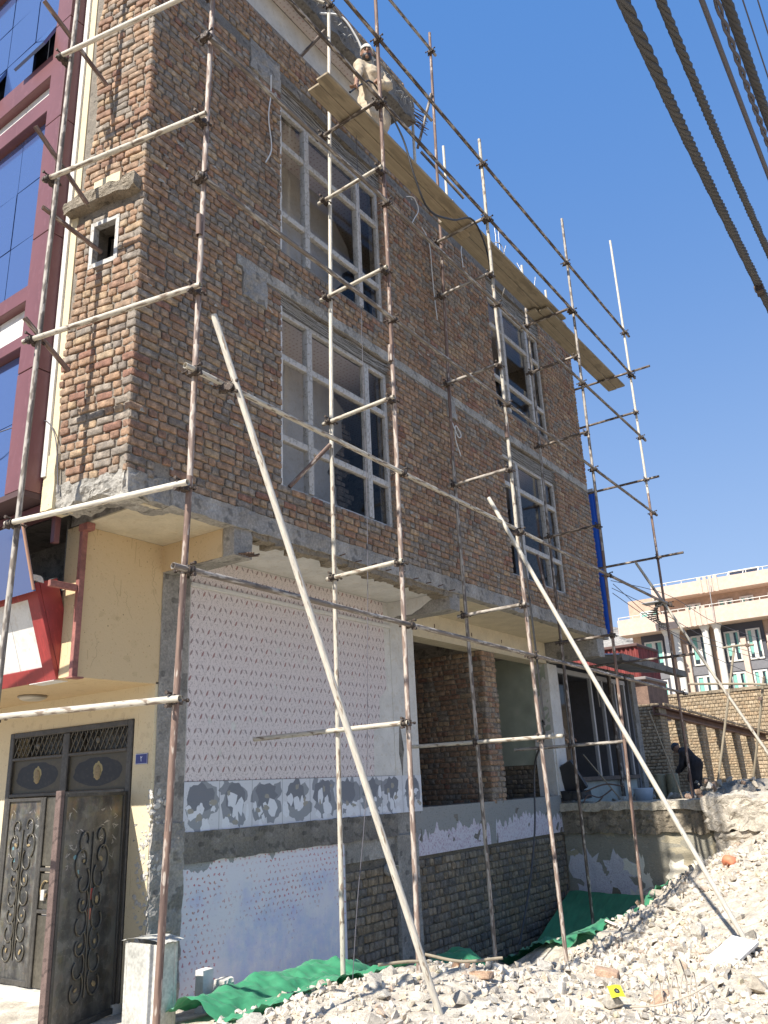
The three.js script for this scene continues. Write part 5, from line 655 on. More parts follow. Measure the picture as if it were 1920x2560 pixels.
// ---------------------------------------------------------------- people
const mSkin = M(lin(0.30, 0.165, 0.105), { roughness: 0.6 });
function person(o) { // o: world joints
  const { label, J, cloth, hat, base, cell = 0.016, apron } = o, t = thing('person', label, 'person');
  const body = [], dress = [];
  const bone = (a, b, ra, rb, k = 0.03) => body.push([J[a], J[b], ra, rb, k]), wear = (a, b, ra, rb, k = 0.05) => dress.push([J[a], J[b], ra, rb, k]);
  bone('pelvis', 'chest', 0.115, 0.13); bone('chest', 'neck', 0.11, 0.05); bone('neck', 'head0', 0.048, 0.05);
  for (const s of ['L', 'R']) { bone('chest', 'sh' + s, 0.08, 0.06); bone('sh' + s, 'el' + s, 0.05, 0.038); bone('el' + s, 'wr' + s, 0.038, 0.026); bone('pelvis', 'hip' + s, 0.1, 0.085); bone('hip' + s, 'kn' + s, 0.08, 0.055); bone('kn' + s, 'an' + s, 0.052, 0.035); bone('an' + s, 'toe' + s, 0.036, 0.025, 0.02);
    wear('chest', 'sh' + s, 0.095, 0.068); wear('sh' + s, 'el' + s, 0.066, 0.056); const e = J['el' + s], w = J['wr' + s], c = [0, 1, 2].map((k) => e[k] + (w[k] - e[k]) * (o.sleeve?.[s] ?? 0.75)); dress.push([e, c, 0.054, 0.05, 0.04]); wear('hip' + s, 'kn' + s, 0.105, 0.09); const kn = J['kn' + s], an = J['an' + s], d = [0, 1, 2].map((k) => kn[k] + (an[k] - kn[k]) * 0.85); dress.push([kn, d, 0.10, 0.085, 0.05]); }
  wear('chest', 'neck', 0.13, 0.07); wear('pelvis', 'chest', 0.15, 0.145); for (const s of ['L', 'R']) { const h = J['hip' + s], k = J['kn' + s], m = [0, 1, 2].map((i) => h[i] + (k[i] - h[i]) * 0.75); dress.push([J.pelvis, m, 0.15, 0.135, 0.06]); }
  const all = Object.values(J), lo = [0, 1, 2].map((k) => Math.min(...all.map((p) => p[k])) - 0.22), hi = [0, 1, 2].map((k) => Math.max(...all.map((p) => p[k])) + 0.26);
  const f = (list, ns = 0) => (x, y, z) => { let d = 9; for (const [a, b, ra, rb, k] of list) d = smin(d, caps(x, y, z, a, b, ra, rb), k); return d + ns * (f3(x * 9, y * 5, z * 9, 2) + 0.8 * Math.sin(x * 60 + z * 52 + 7 * f3(x * 5, y * 4, z * 5, 7)) + 0.5 * Math.sin(y * 42 + 9 * f3(x * 6, y * 5, z * 6, 3))); };
  // head: skull, jaw, nose, brow, ears, with eyes; F faces, U up
  const U = V(...o.up).normalize(), F = V(...o.face).addScaledVector(U, -V(...o.face).dot(U)).normalize(), S = V().crossVectors(U, F), h = V(...J.head);
  const pt = (a, b, c) => { const p = h.clone().addScaledVector(S, a).addScaledVector(U, b).addScaledVector(F, c); return [p.x, p.y, p.z]; };
  const head = (x, y, z) => { const q = V(x, y, z).sub(h), a = q.dot(S), b = q.dot(U), c = q.dot(F); let d = (Math.hypot(a / 0.073, (b - 0.02) / 0.1, (c + 0.012) / 0.092) - 1) * 0.075; d = smin(d, caps(a, b, c, [0, -0.055, 0.035], [0, -0.085, 0.058], 0.05, 0.032), 0.03); d = smin(d, caps(a, b, c, [0, 0.015, 0.085], [0, -0.025, 0.107], 0.009, 0.014), 0.012); for (const s of [-1, 1]) { d = smin(d, caps(a, b, c, [s * 0.072, 0.015, -0.012], [s * 0.078, -0.02, -0.008], 0.014, 0.01), 0.01); d = Math.max(d, -caps(a, b, c, [s * 0.03, 0.008, 0.093], [s * 0.034, 0.008, 0.093], 0.012, 0.012)); } return d; };
  const hand = (s) => { const w = V(...J['wr' + s]), d = V(...(o.hand?.[s] ?? [0, -1, 0])).normalize(), n = V(...(o.palm?.[s] ?? [1, 0, 0])); n.addScaledVector(d, -n.dot(d)).normalize(); const c = V().crossVectors(d, n), at = (a, b, e) => { const p = w.clone().addScaledVector(d, a).addScaledVector(c, b).addScaledVector(n, e); return [p.x, p.y, p.z]; }; const l = [[at(0, 0, 0), at(0.075, 0.012, 0), 0.024, 0.022, 0.02], [at(0.03, -0.015, 0), at(0.075, -0.022, 0), 0.02, 0.018, 0.02]]; [-0.03, -0.011, 0.009, 0.028].forEach((b, i) => { const L = [0.055, 0.068, 0.064, 0.05][i]; l.push([at(0.08, b, 0), at(0.08 + L * 0.45, b, 0.018), 0.0105, 0.0095, 0.004], [at(0.08 + L * 0.45, b, 0.018), at(0.08 + L * 0.55, b, 0.048), 0.0095, 0.008, 0.004]); }); l.push([at(0.025, 0.03, 0.005), at(0.06, 0.052, 0.02), 0.0125, 0.011, 0.006], [at(0.06, 0.052, 0.02), at(0.085, 0.048, 0.045), 0.011, 0.009, 0.004]); return l; };
  const box3 = (l, m = 0.04) => { const p = l.flatMap((q) => [q[0], q[1]]); return [[0, 1, 2].map((k) => Math.min(...p.map((a) => a[k])) - m), [0, 1, 2].map((k) => Math.max(...p.map((a) => a[k])) + m)]; };
  const geos = [nets(f(body), lo, hi, cell), nets(head, [h.x - 0.14, h.y - 0.16, h.z - 0.14], [h.x + 0.14, h.y + 0.16, h.z + 0.14], 0.006)]; for (const s of ['L', 'R']) { const l = hand(s); geos.push(nets(f(l), ...box3(l), 0.0045)); }
  const b = part('body', geos, mSkin, t); part('clothes', nets(f(dress, 0.007), lo, hi, cell * 0.8), cloth, t);
  const eye = []; for (const s of [-1, 1]) { const e = new THREE.SphereGeometry(0.011, 10, 8); e.translate(...pt(s * 0.031, 0.008, 0.079)); eye.push(e); const br = rod([pt(s * 0.014, 0.028, 0.089), pt(s * 0.032, 0.032, 0.086), pt(s * 0.048, 0.027, 0.074)], 0.005, 5, 6); eye.push(br); } part('eyes', eye, mBlack, t); part('mouth', rod([pt(-0.022, -0.052, 0.083), pt(0, -0.05, 0.090), pt(0.022, -0.052, 0.083)], 0.0045, 5, 6), M(lin(0.22, 0.09, 0.07)), t);
  const cap = (x, y, z) => { const q = V(x, y, z).sub(h), a = q.dot(S), bb = q.dot(U), c = q.dot(F); const d = (Math.hypot(a / 0.088, (bb - 0.025) / 0.112, (c + 0.012) / 0.108) - 1) * 0.09; return Math.max(d, 0.035 - bb + (c > 0 ? 0 : 0.5 * c)) + 0.004 * f3(x * 30, y * 30, z * 30, 3); };
  part(hat.name, nets(cap, [h.x - 0.16, h.y - 0.16, h.z - 0.16], [h.x + 0.16, h.y + 0.17, h.z + 0.16], 0.008), hat.mat, t);
  if (hat.beard) part('beard', nets((x, y, z) => { const q = V(x, y, z).sub(h), a = q.dot(S), bb = q.dot(U), c = q.dot(F); let d = (Math.hypot(a / 0.066, (bb + 0.062) / 0.066, (c - 0.018) / 0.074) - 1) * 0.068; return Math.max(d, bb + 0.045 - Math.max(0, Math.abs(a) - 0.035) * 1.6) + 0.003 * f3(x * 60, y * 60, z * 60, 4); }, [h.x - 0.14, h.y - 0.18, h.z - 0.14], [h.x + 0.14, h.y + 0.08, h.z + 0.14], 0.007), mBlack, t);
  if (hat.scarf) part('scarf', nets((x, y, z) => { const q = V(x, y, z).sub(h), a = q.dot(S), bb = q.dot(U), c = q.dot(F); let d = Math.abs((Math.hypot(a / 0.092, (bb + 0.02) / 0.14, (c + 0.02) / 0.105) - 1) * 0.09) - 0.01; return Math.max(d, c - 0.035, -bb - 0.12) + 0.003 * f3(x * 40, y * 20, z * 40, 3); }, [h.x - 0.17, h.y - 0.2, h.z - 0.17], [h.x + 0.17, h.y + 0.17, h.z + 0.17], 0.009), hat.scarf, t);
  for (const s of ['L', 'R']) { const a = V(...J['an' + s]), e = V(...J['toe' + s]); const g = nets((x, y, z) => smin(caps(x, y, z, [a.x, a.y - 0.035, a.z], [e.x, e.y - 0.005, e.z], 0.048, 0.04), 9, 0.01), [Math.min(a.x, e.x) - 0.08, Math.min(a.y, e.y) - 0.12, Math.min(a.z, e.z) - 0.08], [Math.max(a.x, e.x) + 0.08, Math.max(a.y, e.y) + 0.06, Math.max(a.z, e.z) + 0.08], 0.012); part('shoe', g, mBlack, t); }
  return settle(t, ...base);
}
const tCloth = dataTex(256, (u, v) => { const k = 0.82 + 0.2 * fbm(u * 6, v * 6, 6, 131, 4) + 0.06 * fbm(u * 60, v * 60, 60, 2, 1); return [k, k * 0.985, k * 0.96]; });
person({ label: 'worker in pale shalwar kameez and white cap standing on the top planks with a hose', base: [0.64, 9.79, -3.08], cloth: M(lin(0.56, 0.475, 0.36), { map: rep(tCloth, 2) }), up: [0.12, 1, 0.12], face: [0.62, -0.25, 0.75],
  J: { pelvis: [0.62, 10.48, -3.08], chest: [0.68, 10.83, -3.00], neck: [0.70, 10.99, -2.94], head0: [0.72, 11.03, -2.91], head: [0.73, 11.10, -2.88], shL: [0.75, 10.92, -3.13], elL: [0.86, 10.70, -3.17], wrL: [0.86, 10.58, -2.98], shR: [0.64, 10.91, -2.83], elR: [0.70, 10.62, -2.70], wrR: [0.78, 10.22, -2.53], hipL: [0.68, 10.44, -3.15], knL: [0.72, 10.12, -3.16], anL: [0.66, 9.87, -3.18], toeL: [0.78, 9.83, -3.10], hipR: [0.58, 10.44, -3.02], knR: [0.66, 10.12, -3.0], anR: [0.62, 9.87, -3.02], toeR: [0.75, 9.83, -2.95] },
  hand: { L: [-0.1, -0.1, 1], R: [0.1, -0.9, 0.5] }, palm: { L: [0.2, -1, 0], R: [0.3, 0.2, 1] }, sleeve: { L: 0.9, R: 0.3 }, hat: { name: 'cap', mat: M(lin(0.72, 0.71, 0.68), { map: rep(tCloth, 3) }), beard: true } });
person({ label: 'worker in dark clothes bent over by the brick pier beyond the pit', base: [-0.42, 1.2, -17], cell: 0.022, cloth: M(lin(0.035, 0.027, 0.027), { map: rep(tCloth, 2) }), up: [-0.8, 0.6, 0], face: [-0.6, -0.8, 0.1],
  J: { pelvis: [-0.36, 1.92, -17], chest: [-0.55, 2.17, -17], neck: [-0.66, 2.25, -17], head0: [-0.69, 2.27, -17], head: [-0.76, 2.31, -17], shL: [-0.58, 2.2, -17.17], elL: [-0.66, 1.92, -17.18], wrL: [-0.82, 1.74, -17.12], shR: [-0.58, 2.2, -16.83], elR: [-0.64, 1.92, -16.8], wrR: [-0.8, 1.72, -16.88], hipL: [-0.36, 1.88, -17.09], knL: [-0.42, 1.55, -17.09], anL: [-0.36, 1.28, -17.1], toeL: [-0.5, 1.24, -17.1], hipR: [-0.36, 1.88, -16.91], knR: [-0.44, 1.55, -16.9], anR: [-0.38, 1.28, -16.9], toeR: [-0.52, 1.24, -16.9] },
  hand: { L: [-0.6, -0.8, 0], R: [-0.6, -0.8, 0] }, palm: { L: [0, 0, 1], R: [0, 0, -1] }, hat: { name: 'cap', mat: mBlack } });
person({ label: 'person in a blue grey shirt standing inside the dark shopfront', base: [-1.75, 1.45, -12.15], cell: 0.024, cloth: M(lin(0.16, 0.17, 0.21), { map: rep(tCloth, 2) }), up: [0, 1, 0], face: [0.9, 0, 0.4],
  J: { pelvis: [-1.75, 2.36, -12.15], chest: [-1.75, 2.76, -12.15], neck: [-1.74, 2.92, -12.15], head0: [-1.73, 2.96, -12.15], head: [-1.71, 3.06, -12.15], shL: [-1.72, 2.84, -12.33], elL: [-1.65, 2.58, -12.4], wrL: [-1.48, 2.5, -12.35], shR: [-1.78, 2.84, -11.97], elR: [-1.7, 2.58, -11.92], wrR: [-1.5, 2.48, -11.98], hipL: [-1.74, 2.32, -12.25], knL: [-1.72, 1.9, -12.26], anL: [-1.76, 1.53, -12.26], toeL: [-1.62, 1.48, -12.3], hipR: [-1.76, 2.32, -12.05], knR: [-1.74, 1.9, -12.04], anR: [-1.78, 1.53, -12.04], toeR: [-1.64, 1.48, -12.02] },
  hand: { L: [1, -0.2, 0], R: [1, -0.2, 0] }, palm: { L: [0, -1, 0], R: [0, -1, 0] }, hat: { name: 'cap', mat: M(lin(0.45, 0.45, 0.44)) } });
// ---------------------------------------------------------------- adjoining shop with dark glazing
{ const s = thing('shop_building', 'low shop with a dark glazed front under a corrugated canopy, past the cross wall', 'building'); const mD = M(lin(0.20, 0.20, 0.22), { roughness: 0.8, map: tPlas }), mAl = M(lin(0.42, 0.41, 0.40), { roughness: 0.5, metalness: 0.3 }), mPan = M(lin(0.46, 0.49, 0.46), { map: tPlas });
  part('interior', [box(-4.5, -4.4, 1.2, 4, -15.2, -11.0), box(-4.4, -1.1, 1.2, 1.25, -15.2, -11.0), box(-4.4, -1.1, 3.95, 4.0, -15.2, -11.0), box(-4.4, -1.1, 1.25, 3.95, -15.2, -15.1)], mD, s);
  for (const z of [-11.05, -11.5, -12.75, -13.4, -14.15, -14.75]) part('mullion', cbox(-1.14, -1.07, 1.74, 3.78, z - 0.035, z + 0.035, 0.006), mAl, s);
  for (const [a, b] of [[-11.085, -11.465]]) part('pane', patch(1, 1, (u, v) => [-1.11, 1.74 + 1.96 * v, a + (b - a) * u]), mGlass, s);
  part('head_rail', cbox(-1.15, -1.06, 3.70, 3.80, -14.8, -11.0, 0.006), mAl, s); part('sill', cbox(-1.18, -0.98, 1.66, 1.74, -14.8, -11.3, 0.006), M(lin(0.22, 0.17, 0.14), { map: tDust }), s);
  for (let k = 0; k < 6; k++) part('base_panel', cbox(-1.12, -1.06, 1.1, 1.655, -11.4 - k * 0.56 - 0.55, -11.4 - k * 0.56, 0.006), mPan, s); part('base_wall', box(-1.4, -1.12, 0.9, 1.66, -15.2, -11.2), mConcD, s); part('end_wall', box(-4.4, -1.05, 1.0, 4.0, -15.5, -15.2), mConc, s);
  const cor = patch(160, 2, (u, v) => { const z = -11.25 - 4.3 * u; return [-1.1 + 1.25 * v, 4.08 - 0.14 * v + 0.018 * Math.sin(z * 80), z]; }); part('canopy_sheet', cor, M(lin(0.55, 0.55, 0.54), { roughness: 0.45, metalness: 0.4 }), s); part('canopy_edge', rough(0.02, 0.18, 3.82, 3.95, -15.5, -11.3, 0.01, 0.1), mConcD, s); for (const z of [-12.6, -13.4]) part('hanging_bar', tube(V(-0.9, 3.9, z), V(-0.9, 3.1, z - 0.05), 0.02, 8), mTube.grey, s); part('post', tube(V(-0.98, 1.3, -13.6), V(-0.98, 3.95, -13.6), 0.045, 10), mTube.dark, s); settle(s, -2.5, 1, -13); }
{ const b = thing('blue_sheet_wall', 'bright blue metal sheet wall edge just past the brick facade', 'wall'); part('sheet', patch(60, 1, (u, v) => [-3.2 + 2.56 * u, 4.62 + 3.38 * v, -13.2 + 0.02 * Math.sin(u * 150)]), M(lin(0.012, 0.10, 0.52), { roughness: 0.45 }), b); part('rail', cbox(-3.2, -0.62, 7.95, 8.02, -13.24, -13.16, 0.005), mAlF(), b); part('post', cbox(-0.66, -0.62, 4.5, 8.0, -13.26, -13.21, 0.005), M(lin(0.012, 0.08, 0.42)), b); settle(b, -2, 3.9, -13.2); }
function mAlF() { return M(lin(0.5, 0.5, 0.5), { roughness: 0.5, metalness: 0.3 }); }
// ---------------------------------------------------------------- yard beyond the pit
const tanPal = [[0.50, 0.40, 0.265], [0.46, 0.37, 0.25], [0.53, 0.43, 0.30], [0.42, 0.33, 0.22], [0.48, 0.36, 0.23]], mTan = tanPal.map((c) => M(lin(...c), { map: R5, bump: R5b, bs: 0.006 })), tanPick = () => Math.floor(rnd() * 5); const mTanM = M(lin(0.38, 0.31, 0.22), { map: rep(tConc, 1) });
{ const o = thing('brick_pier_row', 'row of tan brick piers under a long rusty steel channel beyond the pit', 'wall');
  const main = part('end_pier', box(-3.6, -1.35, 0.8, 3.48, -18.6, -18.03), mTanM, o); layBricks(main, { org: V(0, 0, -18.0), u: V(1, 0, 0), n: V(0, 0, 1), y0: 1.0, y1: 3.5, indiv: 90, pal: tanPal, mats: mTan, choose: tanPick, spans: () => [[-3.55, -1.345]], jit: 0.8 }); layBricks(main, { org: V(-1.335, 0, 0), u: V(0, 0, -1), n: V(1, 0, 0), y0: 1.0, y1: 3.24, indiv: 20, pal: tanPal, mats: mTan, choose: tanPick, spans: () => [[18.01, 18.55]], jit: 0.8 });
  for (let k = 0; k < 5; k++) { const z = -19.6 - 2.05 * k, yt = 3.17 - 0.034 * (-z - 18.2); const p = part('pier', box(-1.75, -1.35, 0.6, yt, z - 0.62, z - 0.1), mTanM, o); layBricks(p, { org: V(-1.335, 0, 0), u: V(0, 0, -1), n: V(1, 0, 0), y0: 1.0, y1: yt, indiv: 8, pal: tanPal, mats: mTan, choose: tanPick, spans: () => [[-z + 0.11, -z + 0.61]], jit: 0.8 }); layBricks(p, { org: V(0, 0, z - 0.085), u: V(1, 0, 0), n: V(0, 0, 1), y0: 1.0, y1: yt, indiv: 8, pal: tanPal, mats: mTan, choose: tanPick, spans: () => [[-1.74, -1.35]], jit: 0.8 }); }
  const ch = new THREE.Shape(); for (const [x, y] of [[-0.04, 0], [0.16, 0], [0.16, 0.04], [0, 0.04], [0, 0.2], [0.16, 0.2], [0.16, 0.24], [-0.04, 0.24]]) ch.lineTo(x, y); const cg = new THREE.ExtrudeGeometry(ch, { depth: 13.2, bevelEnabled: false }).toNonIndexed(); cg.rotateX(0.034); cg.rotateY(Math.PI); cg.scale(-1, 1, 1); cg.translate(-1.45, 3.19, -17.85); cg.computeVertexNormals(); part('steel_channel', puv(cg), M(lin(0.19, 0.10, 0.075), { map: tDust, roughness: 0.7 }), o);
  seed = 99; for (let k = 0; k < 44; k++) { const z = -18.3 - k * 0.29, y = 3.44 - 0.034 * (-z - 18.2); part('brick', brickGeo(0.27, 0.075), pick(mTan), o).position.set(-1.24, y + 0.03, z); const m = o.children[o.children.length - 1]; m.rotation.y = Math.PI / 2 + rr(-0.1, 0.1); }
  settle(o, -2, 1, -20); }
{ const o = thing('yard_wall', 'tall sunlit tan brick wall at the back of the yard', 'wall'); const b = part('wall_body', box(-8, 14, 0, 4.9, -33.5, -33.03), mTanM, o); layBricks(b, { org: V(0, 0, -33), u: V(1, 0, 0), n: V(0, 0, 1), y0: 1.0, y1: 4.9, indiv: 60, pal: tanPal, mats: mTan, choose: tanPick, ch: 0.15, bh: 0.125, wmul: 1.7, spans: () => [[-6.5, 0.4]], jit: 0.8 }); part('cap_course', rough(-8, 14, 4.88, 5.0, -33.6, -32.95, 0.03, 0.3), mTanM, o); settle(o, 0, 0, -33); }
{ const o = thing('red_shed', 'dark red sheet metal shed with a brown rendered base behind the shop', 'shed'); const tR = dataTex(256, (u, v) => { const k = 0.6 + 0.5 * fbm(u * 30, v * 3, 30, 141, 4); return [k, k * 0.9, k * 0.88]; }); part('base', box(-6, -2.85, 1, 4.62, -24, -22), M(lin(0.26, 0.17, 0.13), { map: tDust }), o); part('sheet_wall', patch(120, 1, (u, v) => [-6 + 3 * u, 4.62 + 1.0 * v, -21.95 + 0.03 * Math.sin(u * 130)]), M(lin(0.30, 0.075, 0.065), { map: tR, roughness: 0.6 }), o); part('sheet_side', patch(80, 1, (u, v) => [-3.0 + 0.03 * Math.sin(u * 90), 4.62 + 1.0 * v, -21.95 - 2 * u]), M(lin(0.30, 0.075, 0.065), { map: tR, roughness: 0.6 }), o); part('roof_edge', cbox(-6, -2.95, 5.62, 5.72, -24, -21.85, 0.02), M(lin(0.12, 0.07, 0.06)), o); part('mid_ledge', cbox(-6, -2.8, 4.55, 4.65, -24, -21.8, 0.02), M(lin(0.25, 0.22, 0.2)), o); settle(o, -4, 1, -23); }
const drum = (x, label) => { const o = thing('drum', label, 'drum', 'drums behind the cross wall'); const g = new THREE.LatheGeometry([[0.001, 1.72], [0.10, 1.73], [0.118, 1.72], [0.122, 1.55], [0.126, 1.54], [0.122, 1.53], [0.122, 1.38], [0.126, 1.37], [0.122, 1.36], [0.12, 1.18]].map((p) => new THREE.Vector2(...p)), 24); g.translate(x, 0, -13); part('shell', g, M(lin(0.30, 0.29, 0.20), { map: tDust, roughness: 0.6 }), o); settle(o, x, 1.18, -13); };
drum(0.02, 'grey green metal drum behind the cross wall, beside the shop end'); drum(0.27, 'grey green metal drum behind the cross wall, beside the earth mound');
{ const g = patch(150, 100, (u, v) => { const x = 0.35 + 5.5 * u, z = -12.0 - 5 * v, e = sst(0, 0.3, v) * sst(1, 0.75, v) * sst(0, 0.16, u) * (0.30 + 0.06 * Math.sin(u * 7)); return [x, 1.15 + e + (0.05 * f3(x * 1.6, 0, z * 1.6, 3) + 0.07 * f3(x * 5, 0, z * 5, 5) + 0.04 * f3(x * 13, 0, z * 13, 6)) * sst(0, 0.25, e), z]; }, (u, v, p) => [p[0], p[2]]); tag(structure('earth_mound', g, M(lin(0.44, 0.40, 0.34), { map: tDust, bump: tConcB, bs: 0.05 }))); }
{ seed = 333; for (let k = 0; k < 120; k++) { const far = k >= 70, x = far ? rr(0.5, 3.4) : rr(-1.0, 0.9), z = far ? rr(-13.6, -11.7) : rr(-15.5, -11.6), s = far ? rr(0.08, 0.26) : rr(0.12, 0.34); const m = part(numbered('rubble_stone'), pick(stones), pick(mSt), scene); m.position.set(x, (far ? 1.24 + 0.28 * sst(-12, -13.3, z) : 1.22) + s * 0.2, z); m.rotation.set(rr(0, 6), rr(0, 6), rr(0, 6)); m.scale.setScalar(s); tag(m, 'block of broken masonry strewn on the terrace behind the cross wall', 'stone', 'blocks on the terrace behind the cross wall'); } }
// wrecked seat and splinters on the pit edge
{ const o = thing('wrecked_chair', 'overturned black padded chair with bent tube legs on the wall edge', 'chair'); part('seat_pad', rough(-1.02, -0.62, 1.36, 1.5, -10.95, -10.55, 0.035, 0.06, 6), mBlack, o); part('back_pad', (() => { const g = rough(-0.22, 0.22, -0.28, 0.28, -0.05, 0.05, 0.03, 0.06, 6); g.rotateX(0.35); g.rotateZ(0.4); g.translate(-0.92, 1.72, -10.75); return g; })(), mBlack, o); for (const p of [[[-0.6, 1.3, -10.5], [-0.55, 1.42, -10.6], [-0.5, 1.38, -11.1], [-0.35, 1.5, -11.3]], [[-0.9, 1.25, -10.6], [-0.4, 1.3, -10.65], [-0.3, 1.4, -10.7]], [[-0.7, 1.45, -10.6], [-0.3, 1.6, -10.9], [0, 1.55, -11]]]) part('leg', rod(p, 0.013, 6), mRebar, o); settle(o, -0.7, 1.25, -10.8); }
line('wood_batten', 'thin batten leaning out of the debris by the shop base', 'batten', [[-0.95, 2.15, -11.6], [-0.3, 1.35, -11.5]], 0.014, mPlankOld); line('wood_batten', 'long dark batten leaning behind the cross wall', 'batten', [[0.25, 2.9, -12.2], [0.75, 1.25, -11.9]], 0.016, mPlankOld);
{ const o = thing('blue_basin', 'pale blue plastic basin behind the cross wall', 'basin'); const g = new THREE.LatheGeometry([[0.001, 1.30], [0.13, 1.30], [0.17, 1.5], [0.185, 1.5], [0.145, 1.285], [0.001, 1.285]].map((p) => new THREE.Vector2(...p)), 24); g.translate(0.1, 0, -11.7); part('basin', g, M(lin(0.40, 0.50, 0.62), { roughness: 0.5 }), o); settle(o, 0.1, 1.29, -11.7); }
for (const [i, pts] of [[0, [[-1.26, 1.2, -22], [-0.14, 5.27, -22.3]]], [1, [[-0.5, 1.2, -23], [0.55, 4.3, -22.2]]], [2, [[-1.6, 4.3, -22.1], [1.4, 3.95, -22.1]]], [3, [[-0.5, 5.3, -22.4], [0.4, 5.28, -22.4]]]]) { const o = thing('wood_pole', ['tall slanting wooden pole in the yard before the brick wall', 'shorter slanting wooden pole in the yard before the brick wall', 'long level pole lashed across the slanting poles in the yard', 'short level pole at the head of the tall slanting pole'][i], 'pole'); part('shaft', rod([pts[0], [0, 1, 2].map((k) => (pts[0][k] + pts[1][k]) / 2 + 0.02), pts[1]], 0.035, 8, 8), mPlankOld, o); part('lashing', rough(-0.05, 0.05, -0.05, 0.05, -0.05, 0.05, 0.015, 0.03, 20).translate(pts[1][0] * 0.8 + pts[0][0] * 0.2, pts[1][1] * 0.8 + pts[0][1] * 0.2, pts[1][2]), mRebar, o); settle(o, ...pts[0]); }
